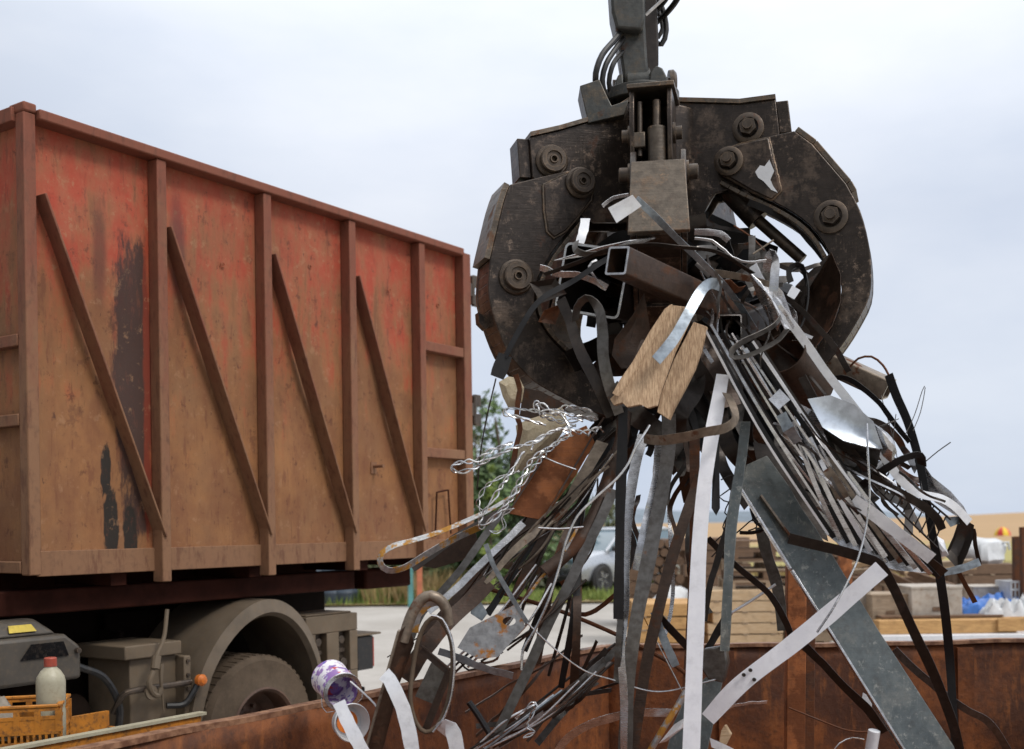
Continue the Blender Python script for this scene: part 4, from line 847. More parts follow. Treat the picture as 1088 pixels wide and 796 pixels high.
# ------------------------------------------------------------------ five-armed hydraulic grapple hanging over the skip
CAMP = Vector((0, 0, CAMZ))
def on_plane(px, py, q, n):
    d = P(px, py, 1.0)-CAMP; t = n.dot(q-CAMP)/n.dot(d); return CAMP+d*t
def build_grapple():
    AX = Vector((P(702, 300, 4.92).x, 4.92, 0)); root = thing('orange_peel_grapple', (AX.x, AX.y, 2.0), 'huge dark worn steel grapple with curved claws holding tangled scrap', 'grapple'); O = root.location
    Zv = Vector((0, 0, 1)); G = 'grapple'
    def dirs(az):
        r = Vector((math.cos(R(az)), math.sin(R(az)), 0)); t = r.cross(Zv)
        if t.y > 0: t = -t
        return r, t         # t faces the camera
    hub = MB(); hub.lathe((AX.x, AX.y, 0), Zv, [(0, 2.80), (.12, 2.82), (.15, 2.86), (.15, 3.05), (.17, 3.08), (.17, 3.30), (.18, 3.40), (.18, 3.46), (0, 3.46)], 32)
    hubo = hub.build('hub', G, root, O, bevel=.006)
    def boss(par, c, t, r, name='pin', big=True):
        m = MB(); m.lathe(c, t, [(r*1.25, -.01), (r*1.25, .012), (r*1.12, .018), (r, .018), (r, .040), (r*.93, .046), (r*.62, .046), (r*.60, .038), (r*.34, .038), (r*.30, .046), (r*.22, .046), (r*.2, .02), (0, .02)], 32); m.build(name, 'pin', par, O, ang=25)
    def nut(par, c, t, r):
        m = MB(); m.lathe(c, t, [(r*1.35, -.01), (r*1.35, .014), (r*1.1, .02), (r*.9, .02)], 24); m.cyl(c, c+t*.045, r*.75, n=6); m.cyl(c, c+t*.07, r*.42, n=12); m.build('pin', 'pin', par, O)
    def smooth_(pts, corners, step=9):
        pts = [Vector((x, y, 0)) for x, y in pts]; n = len(pts); cs = sorted(corners); out = []; idx = {}
        for a, b in zip(cs, cs[1:]+[cs[0]+n]):
            seg = [pts[i % n] for i in range(a, b+1)]; idx[a] = len(out); out += spline(seg, step)[:-1] if len(seg) > 2 else seg[:-1]
        return [(v.x, v.y) for v in out], idx
    def claw(az, outline, outer, inner_skin, hw, doubler=None, name='claw', mat=G, world=None, skin_split=2):
        """outline traced on the camera-side plate; two plates, an outer skin and an inner web between them"""
        r, t = dirs(az); A = Vector((AX.x, AX.y, 0)); q = A+t*hw
        n = r.cross(Zv)
        W = world if world else [on_plane(x, y, q, n) for x, y in outline]
        m = MB(); m.prism(W, -t*.026); m.prism([p-t*(2*hw-.026) for p in W], -t*.026); c = m.build(name, mat, root, O, bevel=.004)
        k0, k1 = outer
        sk = [W[i % len(W)] for i in range(k0, k1+1)]
        cen = sum(W, Vector())/len(W)
        sp = []
        for i in range(len(sk)): sp.append(sk[i])
        def strip(pts, out0, out1, name, mt, side=1):
            m = MB()
            for i in range(len(pts)-1):
                a, b = pts[i], pts[i+1]; tt = (b-a).normalized(); nn = tt.cross(t).normalized()
                if nn.dot(a-cen) < 0: nn = -nn
                nn *= side
                m.hexa([a+nn*out0+t*.0-t*.006, b+nn*out0-t*.006, b+nn*out0-t*(2*hw-.006+.0), a+nn*out0-t*(2*hw-.006), a+nn*out1-t*.006, b+nn*out1-t*.006, b+nn*out1-t*(2*hw-.006), a+nn*out1-t*(2*hw-.006)])
            return m.build(name, mt, c, O, bevel=.003)
        strip(sk[:skin_split], .001, .024, 'back_plate', 'scuffed')
        strip(sk[skin_split-1:], -.022, -.002, 'back_skin', G)
        if inner_skin:
            i0, i1 = inner_skin; ik = [W[i % len(W)] for i in range(i0, i1+1)]
            strip(ik, -.03, -.012, 'inner_web', 'scuffed')
        if doubler:
            m = MB(); D = [on_plane(x, y, q, n) for x, y in doubler]; m.prism([p+t*.014 for p in D], -t*.0138); m.build('doubler_plate', mat, c, O, bevel=.006)
            m = MB(); ring = spline([p+t*.003 for p in D]+[D[0]+t*.003], .012, True); m.tube([p+Vector((mnoise.noise(p*90), 0, mnoise.noise(p*80+Vector((3, 1, 2)))))*.003 for p in ring], .0065, 6); m.build('weld_bead', 'scuffed', c, O)
        return c, W, r, t, q, n
    # the two claws seen side on
    Lo = [(542, 196), (535, 216), (521, 275), (519, 300), (520, 318), (526, 340), (539, 373), (553, 391), (567, 405), (583, 415), (600, 424), (620, 434), (648, 444), (643, 427), (621, 396), (598, 373), (585, 360), (574, 343), (568, 324), (569, 306), (573, 292), (588, 266), (602, 248), (617, 229), (630, 213), (632, 199), (626, 187), (615, 181), (600, 182)]
    Ls, li = smooth_(Lo, [0, 2, 12, 13, 23, 24])
    cl, WL, rL, tL, qL, nL = claw(-163, Ls, (li[0], li[12]), (li[13], li[23]), .10, [(577, 197), (604, 184), (616, 183), (626, 189), (630, 200), (627, 213), (615, 229), (600, 246), (588, 253), (581, 246), (578, 225)], skin_split=li[2]+1)
    Ro = [(844, 139), (863, 153), (899, 195), (914, 224), (923, 258), (926, 290), (924, 314), (915, 334), (898, 362), (876, 389), (850, 410), (822, 424), (838, 402), (860, 378), (877, 358), (888, 338), (893, 320), (893, 295), (881, 269), (868, 248), (850, 231), (821, 214), (788, 199), (768, 188), (762, 177), (763, 166), (770, 157), (785, 152)]
    Rs, ri = smooth_(Ro, [0, 1, 2, 11, 12, 23])
    cr_, WR, rR, tR, qR, nR = claw(-20, Rs, (ri[0], ri[11]), (ri[12], ri[23]), .10, [(765, 176), (767, 165), (773, 159), (786, 154), (817, 147), (822, 170), (830, 203), (820, 213), (800, 204), (771, 187)], skin_split=ri[2]+2)
    for (x, y, rad) in ((615, 196, .052), (548, 295, .058)): boss(cl, on_plane(x, y, qL, nL)+tL*(.014 if x > 600 else 0), tL, rad)
    nut(cr_, on_plane(775, 173, qR, nR)+tR*.014, tR, .045); nut(cr_, on_plane(883, 231, qR, nR), tR, .05)
    m = MB(); m.prism([on_plane(x, y, qR, nR)+tR*.0172 for x, y in [(803, 184), (808, 177), (813, 178), (818, 171), (823, 183), (819, 192), (822, 199), (827, 206), (820, 203), (812, 194), (806, 190)]], -tR*.003); m.build('paint_splash', 'white', cr_, O)
    # lug on the heel of the near-side claw
    m = MB(); hp = [on_plane(x, y, qL-tL*.10, nL) for x, y in [(508, 332), (516, 336), (523, 345), (516, 350), (509, 343)]]; m.prism(hp, -tL*.05); m.build('heel_lug', G, cl, O)
    # claws round the back, same steel pattern
    def plan(W, r, q): return [((p-q).dot(r), p.z) for p in W]
    prof = plan(WR, rR, qR)
    for az in (60, 122):
        r, t = dirs(az); q = Vector((AX.x, AX.y, 0))+t*.10
        claw(az, None, (ri[0], ri[11]), (ri[12], ri[23]), .10, world=[q+r*a+Zv*z_ for a, z_ in prof], skin_split=ri[2]+2)
    # claw that points at the viewer
    az = -98; r, t = dirs(az); tt = r.cross(Zv)
    pf = [(.62, 3.12), (.68, 3.05), (.80, 2.755), (.66, 2.70), (.50, 2.56), (.36, 2.40), (.22, 2.28), (.10, 2.20), (.16, 2.32), (.24, 2.44), (.34, 2.60), (.44, 2.74), (.46, 2.85), (.46, 3.0), (.50, 3.10), (.56, 3.14)]
    m = MB(); A = Vector((AX.x, AX.y, 0)); W = [A+r*a+Zv*z_ for a, z_ in pf]
    m.prism([p+tt*.105 for p in W], -tt*.022); m.prism([p-tt*.105 for p in W], tt*.022); c = m.build('claw', G, root, O, bevel=.004)
    def sk(i0, i1, w2, mt, off, nm):
        m = MB()
        for i in range(i0, i1):
            a, b = W[i], W[i+1]; d2 = (b-a).normalized(); nn = d2.cross(tt).normalized()
            if nn.dot(r) < 0 and i < 4: nn = -nn
            wa = w2*(.88 if i == 1 else 1); m.hexa([a+tt*wa+nn*off, a-tt*wa+nn*off, b-tt*w2+nn*off, b+tt*w2+nn*off, a+tt*wa+nn*(off+.02), a-tt*wa+nn*(off+.02), b-tt*w2+nn*(off+.02), b+tt*w2+nn*(off+.02)])
        m.build(nm, mt, c, O, bevel=.003)
    sk(1, 2, .113, 'scuffed', .002, 'back_plate'); sk(2, 7, .08, G, -.02, 'back_skin')
    for sgn in (-1, 1):
        cc = A+r*.53+Zv*3.06+tt*sgn*.105; m = MB(); m.lathe(cc, tt*sgn, [(.045, -.002), (.045, .012), (.03, .012), (.03, .045), (.022, .05), (0, .05)], 20); m.build('pin', 'pin', c, O)
    # hub arms
    def arm(az, poly, off, pins, capw, top_idx):
        r, t = dirs(az); A = Vector((AX.x, AX.y, 0)); q = A+t*off; n = r.cross(Zv); W = [on_plane(x, y, q, n) for x, y in poly]
        m = MB(); m.prism(W, -t*.025); m.prism([p-t*(2*off-.025) for p in W], -t*.025); a_ = m.build('hub_arm', G, root, O, bevel=.003)
        m = MB()
        for i in range(*top_idx):
            a, b = W[i], W[i+1]; m.hexa([a+Zv*.002+t*.012, b+Zv*.002+t*.012, b+Zv*.002-t*(2*off+.012), a+Zv*.002-t*(2*off+.012), a+Zv*.020+t*.012, b+Zv*.020+t*.012, b+Zv*.020-t*(2*off+.012), a+Zv*.020-t*(2*off+.012)])
        m.build('top_plate', 'scuffed', a_, O)
        for x, y, rd, nt_ in pins: (nut if nt_ else boss)(a_, on_plane(x, y, q, n), t, rd)
        return W, r, t, q
    WA, ra, ta, qa = arm(-166, [(563, 146), (594, 139), (625, 130), (648, 122), (668, 109), (700, 109), (700, 236), (632, 236), (600, 215), (578, 200), (566, 188)], .085, [(586, 172, .055, 0)], 0, (0, 5))
    WB, rb, tb, qb = arm(-16, [(824, 106), (786, 111), (713, 109), (700, 109), (700, 236), (742, 236), (760, 205), (800, 196), (826, 180), (828, 140)], .085, [(795, 137, .048, 1)], 0, (0, 3))
    for W, r, t, q, a, b in ((WA, ra, ta, qa, 0, 10), (WB, rb, tb, qb, 0, 9)):
        m = MB(); p0, p1 = W[a], W[b]; m.hexa([p0-t*.02, p0-t*.15, p1-t*.15, p1-t*.02, p0-t*.02+r*.05, p0-t*.15+r*.05, p1-t*.15+r*.05, p1-t*.02+r*.05]); m.build('arm_end_plate', G, root, O, bevel=.004)
    pr = plan(WB, rb, qb)
    for az in (60, 122):
        r, t = dirs(az); A = Vector((AX.x, AX.y, 0)); m = MB(); W = [A+t*.085+r*a+Zv*z_ for a, z_ in pr]; m.prism(W, -t*.025); m.prism([p-t*.145 for p in W], -t*.025)
        a, b = W[0], W[3]; m.hexa([a+Zv*.002, b+Zv*.002, b+Zv*.002-t*.17, a+Zv*.002-t*.17, a+Zv*.02, b+Zv*.02, b+Zv*.02-t*.17, a+Zv*.02-t*.17]); m.build('hub_arm', G, root, O, bevel=.003)
    # forward arm: two cheek plates under the peak, ram between them
    r, t = dirs(-101); tt = r.cross(Zv); A = Vector((AX.x, AX.y, 0)); pf2 = [(.10, 3.47), (.50, 3.40), (.53, 3.30), (.52, 3.12), (.46, 3.02), (.10, 2.95)]
    m = MB()
    for s in (-1, 1): m.prism([A+r*a+Zv*z_+tt*s*.082 for a, z_ in pf2], -tt*s*.018)
    fa = m.build('hub_arm', G, root, O, bevel=.003)
    m = MB(); m.prism([A+r*.0+Zv*3.48+tt*.10, A+r*.52+Zv*3.405+tt*.092, A+r*.52+Zv*3.405-tt*.092, A+r*.0+Zv*3.48-tt*.10], (0, 0, .018)); m.build('top_plate', 'scuffed', fa, O, bevel=.003)
    m = MB(); m.cyl(A+r*.50+Zv*2.98-tt*.022, A+r*.50+Zv*3.25-tt*.022, .036, n=24); m.box(0, 0, 0, 0, 0, 0) if False else None; m.build('ram_barrel', 'scuffed', root, O, bevel=.004)
    m = MB(); m.cyl(A+r*.50+Zv*3.24-tt*.022, A+r*.48+Zv*3.36-tt*.022, .016, n=16); m.cyl(A+r*.50+Zv*3.14+tt*.045, A+r*.48+Zv*3.36+tt*.045, .011, n=12); m.build('ram_rod', 'pin', root, O)
    m = MB(); c = A+r*.50+Zv*3.20+tt*.045; m.bar(c-Zv*.03, c+Zv*.03, .045, .05, side=r); m.build('ram_clevis', 'scuffed', root, O, bevel=.004)
    for s in (-1, 1):
        m = MB(); c = A+r*.45+Zv*3.24+tt*s*.083; m.lathe(c, tt*s, [(.04, 0), (.04, .01), (.026, .012), (.026, .035), (0, .038)], 18); m.build('pin', 'pin', fa, O)
    # rams for the other claws
    for az in (-166, -16, 60, 122):
        r, t = dirs(az); m = MB(); m.cyl(A+r*.22+Zv*3.22, A+r*.42+Zv*2.98, .05, n=20); m.build('ram_barrel', G, root, O); m = MB(); m.cyl(A+r*.42+Zv*2.98, A+r*.60+Zv*2.80, .025, n=14); m.build('ram_rod', 'pin', root, O)
    # side plate bracket on top of the hub, with hose tails
    m = MB(); B = [P(x, y, 4.74) for x, y in [(616, 91), (637, 84), (646, 104), (650, 112), (668, 106), (664, 122), (625, 131)]]; m.prism(B, (0, .16, 0)); m.build('hose_bracket', 'link', root, O, bevel=.004)
    # flange, clevis ears, and swinging link
    m = MB(); c0 = P(680, 106, 4.92); m.cyl(c0-Zv*.03, c0+Zv*.02, .17, n=36); m.cyl(c0+Zv*.02, c0+Zv*.05, .13, .10, n=36); m.build('flange', 'link', root, O, bevel=.004)
    def plate(name, pts, d0, th, mat='link', par=root, bv=.006):
        m = MB(); m.prism([P(x, y, d0) for x, y in pts], (0, th, 0)); return m.build(name, mat, par, O, bevel=bv)
    plate('clevis_ear', [(652, 104), (654, 86), (657, 79), (662, 78), (663, 104)], 4.84, .16)
    plate('clevis_ear', [(689, 104), (691, 76), (697, 69), (704, 72), (710, 84), (711, 106)], 4.84, .16)
    m = MB(); a, b = P(651, 92, 4.92), P(715, 90, 4.92); m.cyl(a, b, .028, n=20); m.lathe(b, b-a, [(0, -.02), (.06, -.02), (.062, .0), (.05, .012), (.02, .014), (0, .014)], 20); m.build('pin', 'pin', root, O)
    m = MB(); a, b = P(664, 90, 4.92), P(690, 89, 4.92); m.cyl(a, b, .066, n=28); lk = m.build('link_eye', 'link', root, O, bevel=.006)
    sw = plate('swing_link', [(664, 92), (660, 66), (656, 40), (650, 14), (647, -30), (685, -30), (686, 26), (688, 60), (690, 86)], 4.86, .12, bv=.012)
    plate('swing_link', [(683, 80), (684, -30), (697, -30), (700, 40), (700, 68), (694, 78)], 4.90, .14, 'dark', bv=.01)
    c = P(660, 3, 4.857); m = MB(); m.lathe(c, (0, -1, 0), [(.042, 0), (.042, .012), (.034, .016), (0, .016)], 8); m.cyl(c, c-Vector((0, .04, 0)), .022, n=6); m.build('nut', 'scuffed', sw, O)
    m = MB(); m.prism([P(x, y, 4.80) for x, y in [(648, -30), (650, 12), (655, 30), (683, 32), (686, 20), (686, -30)]], (0, .055, 0)); m.build('link_cheek', 'link', sw, O, bevel=.012)
    def hose(pts, d=4.8, r_=.013):
        m = MB(); m.tube(spline([P(x, y, d+dz) for x, y, dz in pts], .025), r_, 10); m.build('hose', 'hose', root, O)
    hose([(668, 20, .1), (655, 40, .02), (640, 58, -.03), (633, 78, -.04), (634, 92, 0), (640, 108, .05)]); hose([(668, 34, .1), (654, 52, .02), (644, 68, -.02), (640, 84, -.02), (642, 98, 0), (646, 110, .05)], 4.8, .012)
    hose([(670, 48, .1), (657, 60, .02), (650, 72, -.02), (647, 88, 0), (650, 104, .03), (653, 112, .06)], 4.82, .011)
    hose([(688, 22, .2), (700, 8, .1), (712, -10, .0), (720, -40, 0)], 4.85, .014); hose([(695, 26, .2), (710, 12, .1), (722, -6, .0), (732, -40, 0)], 4.85, .013); hose([(686, 6, .2), (694, -12, .1), (700, -40, .1)], 4.8, .012)
    hose([(692, -10, .15), (704, 10, .15), (708, 32, .15), (703, 47, .15), (694, 44, .2)], 4.85, .012); hose([(690, 0, .2), (700, 14, .2), (704, 30, .2), (699, 40, .2)], 4.86, .010)
    m = MB(); m.tube([P(686, 16, 4.83), P(708, -4, 4.80)], .007, 8); m.build('grease_pipe', 'silver', root, O)
    return root
build_grapple()
# ------------------------------------------------------------------ scrap: every strip, rod, tube and sheet is its own thing
D0 = 4.55
metal('facet_blue', (0.62, 0.68, 0.76), 0.55, 0.3, amt=0.06, dirt=0.12, bump=0.06, scale=4)
metal('white_steel', (0.88, 0.88, 0.92), 0.1, 0.35, amt=0.06, dirt=0.12, bump=0.05, base2=(0.80, 0.80, 0.85), scale=4)
def pp(s):
    out = []
    for t in s.split():
        q = [float(v) for v in t.split(',')]; out.append(P(q[0], q[1], D0+(q[2] if len(q) > 2 else 0)))
    return out
def ribbon(mb, pts, w, tw0=0, tw1=0, th=.0018, crumple=0.0, seed=0, w1=None, wdir=None):
    T = tangents(pts); n = len(pts); vs = []; lw = None
    for i in range(n):
        f = i/(n-1); view = (pts[i]-CAMP).normalized(); W = T[i].cross(view)
        if wdir is not None: W = Vector(wdir)-T[i]*T[i].dot(Vector(wdir))
        if W.length < .15 and lw is not None: W = lw-T[i]*T[i].dot(lw)
        W.normalize()
        if lw is not None and W.dot(lw) < 0: W = -W
        if lw is not None: W = (W*.5+lw*.5); W = (W-T[i]*W.dot(T[i])).normalized()
        lw = W.copy(); a = R(tw0+(tw1-tw0)*f+crumple*70*mnoise.noise(Vector((f*4.0, seed*3.1, 0.5)))); W = Matrix.Rotation(a, 3, T[i]) @ W; N = T[i].cross(W)
        ww = (w if w1 is None else w+(w1-w)*f)/2*(1+.14*mnoise.noise(Vector((f*6.0, seed*2.3, 9.5)))); p = pts[i]+N*(crumple*.05*mnoise.noise(Vector((f*9, seed*1.7, 2.5))))
        vs += [p-W*ww-N*th/2, p+W*ww-N*th/2, p+W*ww+N*th/2, p-W*ww+N*th/2]
    fs = [(i*4+j, i*4+(j+1) % 4, (i+1)*4+(j+1) % 4, (i+1)*4+j) for i in range(n-1) for j in range(4)]+[(3, 2, 1, 0), ((n-1)*4, (n-1)*4+1, (n-1)*4+2, (n-1)*4+3)]
    mb.add(vs, fs)
seed_ = [0]
def S(label, mat, w, pts, tw=0, tw2=None, kink=0, name='steel_strip', cat='steel strip', th=.002, cr=.12, w1=None, group=None, wdir=None):
    seed_[0] += 1; ps = pp(pts) if isinstance(pts, str) else pts; d = sum(p.y for p in ps)/len(ps); m = MB()
    ribbon(m, spline(ps, .018, kink), w*d/FPX, tw, tw if tw2 is None else tw2, th, cr, seed_[0], None if w1 is None else w1*d/FPX, wdir)
    return tag(m.build(name, mat, origin=ps[0], ang=28), label, cat, group)
def W_(label, mat, w, pts, kink=0, name='steel_rod', cat='rod', group=None, n=8, taper=None):
    ps = pp(pts) if isinstance(pts, str) else pts; d = sum(p.y for p in ps)/len(ps); m = MB(); m.tube(spline(ps, .02, kink), w*d/FPX/2, n, taper=taper)
    return tag(m.build(name, mat, origin=ps[0]), label, cat, group)
def PL(label, mat, pts, th=.003, name='sheet_offcut', cat='sheet metal', bulge=0, group=None, bevel=0):
    ps = pp(pts); c = sum(ps, Vector())/len(ps)+Vector((0, bulge, 0)); n = len(ps); m = MB(); rings = [ps, [p.lerp(c, .5)+Vector((0, bulge*.3, 0)) for p in ps]]
    nn = Vector()
    for i in range(n): nn += (ps[i]-c).cross(ps[(i+1) % n]-c)
    nn.normalize(); off = nn*th
    vs = ps+rings[1]+[c]+[p+off for p in ps]+[p+off for p in rings[1]]+[c+off]; k = 2*n+1; fs = []
    for i in range(n):
        j = (i+1) % n; fs += [(i, j, n+j, n+i), (n+i, n+j, 2*n), (k+j, k+i, k+n+i, k+n+j), (k+n+j, k+n+i, k+2*n), (j, i, k+i, k+j)]
    m.add(vs, fs); return tag(m.build(name, mat, origin=ps[0], ang=22, bevel=bevel), label, cat, group)
def SQ(label, mat, a, b, w, h, roll=0, wall=.004, name='square_tube', cat='square tube', group=None):
    A, B = pp(a+' '+b); t = (B-A).normalized(); y = Vector((0, 0, 1)); y = (y-t*y.dot(t)).normalized(); x = t.cross(y); q = Matrix.Rotation(R(roll), 3, t); x, y = q @ x, q @ y
    w, h = w*A.y/FPX/2, h*A.y/FPX/2; rc = min(w, h)*.18
    def ring(c, w, h, rc):
        o = []
        for sx_, sy_, a0 in ((1, 1, 0), (-1, 1, 90), (-1, -1, 180), (1, -1, 270)):
            for k in range(4): an = R(a0+k*30); o.append(c+x*(sx_*(w-rc)+rc*math.cos(an))+y*(sy_*(h-rc)+rc*math.sin(an)))
        return o
    m = MB(); k = 16; vs = ring(A, w, h, rc)+ring(B, w, h, rc)+ring(B, w-wall, h-wall, rc*.7)+ring(A, w-wall, h-wall, rc*.7)
    fs = [((r_*k+i), (r_*k+(i+1) % k), ((r_+1) % 4*k+(i+1) % k), ((r_+1) % 4*k+i)) for r_ in range(4) for i in range(k)]
    m.add(vs, fs); o = tag(m.build(name, mat, origin=A), label, cat, group)
    m = MB(); e = -t*.0015; vs = [v+e for v in ring(A, w+.0005, h+.0005, rc)]+[v+e for v in ring(A, w-wall-.0005, h-wall-.0005, rc*.7)]; vs += [v-e*.6 for v in vs]
    m.add(vs, [(i, (i+1) % k, k+(i+1) % k, k+i) for i in range(k)]+[(2*k+i, 3*k+i, 3*k+(i+1) % k, 2*k+(i+1) % k) for i in range(k)]+[(i, 2*k+i, 2*k+(i+1) % k, (i+1) % k) for i in range(k)]+[(k+i, k+(i+1) % k, 3*k+(i+1) % k, 3*k+i) for i in range(k)])
    m.build('cut_edge', 'silver', o, A); return o
def TW(label, mat, w, pts, pitch=.085, amp=.0055, name='twisted_wire', cat='wire'):
    """two flattened strands twisted round each other"""
    ps = spline(pp(pts), .006); T = tangents(ps); m = MB(); root = None; s = 0; N = T[0].orthogonal().normalized(); a_, b_ = [], []
    for i, p in enumerate(ps):
        if i: s += (p-ps[i-1]).length
        N = (N-T[i]*N.dot(T[i])).normalized(); B = T[i].cross(N); an = 2*PI*s/pitch+1.6*mnoise.noise(p*14); e = amp*(1+1.1*mnoise.noise(p*11)); o = (N*math.cos(an)+B*math.sin(an))*e; jt = Vector((mnoise.noise(p*25), 0, mnoise.noise(p*25+Vector((7, 3, 1)))))*.0045
        a_.append(p+o+jt); b_.append(p-o*.8-jt*.6)
    r = w*D0/FPX/2*.62
    m.tube(a_, r, 6); m.tube(b_, r, 6); return tag(m.build(name, mat, origin=ps[0]), label, cat)

# --- gripped between the claws
PL('small white metal flap folded over beside the blunt middle claw plate', 'bright', '646,221,-.5 672,207,-.52 682,219,-.5 655,237,-.5', .002)
S('blue-grey strap running from the white flap down across the middle claw plate', 'bluegrey', 7, '676,211,-.5 698,232,-.5 722,256,-.45 765,298,-.38 784,322,-.3 802,350,-.25', 15, 30, cr=.05)
S('thin silver strip curling over from the white flap to the heap', 'silver', 4, '640,219,-.45 652,210,-.45 668,207,-.45', 30)
S('pale blue flat strap bent over the brown square tube and across the split board', 'bluegrey', 12, '766,304,-.42 756,301,-.46 746,308,-.5 732,332,-.55 716,360,-.58 697,383,-.6', 5, -10, cr=.04)
SQ('thick brown square tube pointing out with its open end at the left', 'brown', '656,277,-.72', '800,342,.0', 27, 30, 8, .006)
SQ('wide thin-walled box section with bright rim open to the viewer inside the claw', 'dark', '629,298,-.16', '700,318,.5', 76, 72, 14, .008)
SQ('black-mouthed square tube end above the bundle of parallel strips', 'dark', '775,348,-.30', '830,330,.3', 27, 27, 5, .004)
S('dark strap crossing the left claw opening and ending in a square tab', 'black', 6, '662,268,-.4 640,278,-.42 612,297,-.42 575,318,-.43 555,345,-.43 537,380,-.42', 10, 30, cr=.08)
S('square black end tab of strap hanging below the left claw', 'black', 16, '537,377,-.42 528,401,-.42', 0, cr=0)
W_('thin dark wire falling from the square black tab', 'dark', 1.6, '527,402,-.42 518,440,-.4 511,478,-.4 507,520,-.38', name='wire', cat='wire')
S('long dark strip draped level across the box section and brown tube', 'dark', 7, '578,292,-.35 610,281,-.42 640,268,-.5 680,260,-.55 720,262,-.56 762,268,-.5 800,290,-.4', 55, 60, cr=.1)
S('bright curved strip bowed inside the box section', 'silver', 7, '574,284,-.3 592,291,-.32 612,292,-.33 630,298,-.33 645,306,-.33', 35, 20)
S('short thin hooked silver strip inside the box section', 'silver', 3, '634,276,-.33 626,283,-.33 633,296,-.33 641,307,-.33', 40)
S('short bright strip tucked under the upper pin of the left claw', 'bright', 10, '622,232,-.3 620,245,-.32 616,258,-.34', 10)
S('dark curl joining the bright tab to the rim of the box section', 'dullgrey', 7, '612,256,-.36 612,266,-.38 622,270,-.4 642,268,-.42 655,262,-.44', 40, 55)
PL('bright top edge sheet lying on the rim of the box section', 'silver', '589,277,-.34 640,262,-.4 668,256,-.44 700,252,-.4 668,264,-.4 640,270,-.38', .003)
S('dark hooped strip hanging in front of the box section opening', 'dullgrey', 12, '611,341,-.38 614,326,-.42 624,317,-.45 636,328,-.47 640,352,-.48 641,378,-.48 647,408,-.48 658,440,-.46', 50, -10)
S('long dark strip slanting from the box section down to the claw tip', 'dark', 12, '596,318,-.3 605,340,-.34 616,372,-.4 634,408,-.42 650,442,-.4', 15, -15)
PL('dark leaf-shaped plate hanging behind the split board', 'brown', '684,312,-.25 672,335,-.25 653,360,-.28 650,378,-.3 660,392,-.3 680,390,-.25 692,360,-.2', .004, bulge=.03)
for q, (lb, a, b, w_) in enumerate((('jagged rusty offcut beside the lower left claw opening', '578,330,-.3 598,322,-.3', '590,345,-.28 572,342,-.3', 3),
    ('curved bronze offcut deep in the left claw opening', '640,330,-.1 690,318,-.05', '688,336,-.05 646,344,-.1', 3), ('brown scrap flap under the box section rim', '562,300,-.2 590,296,-.2', '602,312,-.2 575,322,-.2', 3))):
    PL(lb, ['rusty', 'dark', 'dark'][q], a+' '+b, .004, bulge=.02)
PL('grey sheet corner catching light above the heap on the right', 'dullgrey', '788,292,.0 806,262,.0 816,300,-.05 800,316,-.05', .003)
# split board in two splinters
def board(label, pts, th, mat='wood_split'):
    ps = pp(pts); m = MB(); m.prism(ps, (0.01, th, 0.0)); return tag(m.build('split_board', mat, origin=ps[0], bevel=.002), label, 'board')
board('pale split timber board with splintered end clamped in the heap', '711,324,-.5 700,337,-.5 686,364,-.52 668,398,-.54 654,418,-.56 648,424,-.56 652,431,-.56 661,428,-.56 666,433,-.56 680,430,-.55 688,434,-.55 697,431,-.55 702,412,-.53 716,374,-.5 733,338,-.47 730,326,-.47', .022)
board('second splintered timber sliver leaning just behind the pale board', '737,342,-.44 751,347,-.42 745,372,-.42 738,392,-.42 727,414,-.43 716,434,-.44 711,446,-.44 703,441,-.44 698,438,-.44 703,416,-.44 716,382,-.44', .03)
board('thin outer splinter along the left edge of the pale split board', '713,323,-.53 706,328,-.53 690,352,-.55 672,384,-.57 658,404,-.58 650,418,-.59 655,421,-.59 664,410,-.58 680,384,-.57 698,352,-.55', .008)
# right-hand heap
S('wide bright strap dropping from the heap and sweeping to the far right', 'bright', 9, '800,282,-.28 809,300,-.3 822,320,-.32 841,344,-.34 860,370,-.35 878,396,-.36 900,424,-.37 918,448,-.38 935,476,-.38 948,498,-.38 962,515,-.37 978,525,-.35 1000,530,-.33 1016,540,-.3 1030,555,-.28', 20, -25, cr=.06)
S('short upright silver loop above the bright sweeping strap', 'silver', 9, '814,290,-.3 816,276,-.33 820,269,-.36 824,276,-.4 823,292,-.42 822,310,-.42', 5, cr=.05)
PL('bright blade-shaped sheet shard in the middle of the right heap', 'silver', '795,288,-.34 808,300,-.36 820,316,-.36 831,338,-.35 826,352,-.3 815,336,-.3 804,314,-.3', .002, bulge=-.03)
PL('crumpled grey shard next to the blade-shaped shard', 'silver', '820,298,-.3 832,310,-.3 840,332,-.3 846,352,-.32 834,350,-.35 824,330,-.36', .002, bulge=.03)
S('pale level strap ending in a point left of the blade-shaped shard', 'tan', 8, '758,290,-.3 780,293,-.3 800,297,-.32 820,303,-.32', 15, cr=.06, w1=6)
S('white thin strip waving under the blunt middle claw plate', 'bright', 4, '738,254,-.35 756,256,-.35 770,266,-.35 778,274,-.35 795,278,-.36 814,277,-.36', 50, 60)
S('dull strip arching just under the blunt middle claw plate', 'silver', 7, '738,247,-.3 752,247,-.3 766,249,-.3 774,256,-.3', 25)
S('small upright dull strip behind the white waving strip', 'dullgrey', 7, '799,251,-.2 799,268,-.22 798,288,-.22', 5)
W_('thin crossed wire pointing up at the right of the heap', 'tan', 2, '800,270,-.25 812,262,-.25 822,255,-.25', name='wire', cat='wire')
W_('thin rusty wire slanting up behind the crossed wire', 'rusty', 2, '780,240,-.1 798,252,-.15 812,266,-.2', name='wire', cat='wire')
S('rust-red crumpled foil strip over the black-mouthed tube', 'rusty', 12, '764,304,-.35 775,302,-.36 782,308,-.36 790,307,-.35', 30, 60)
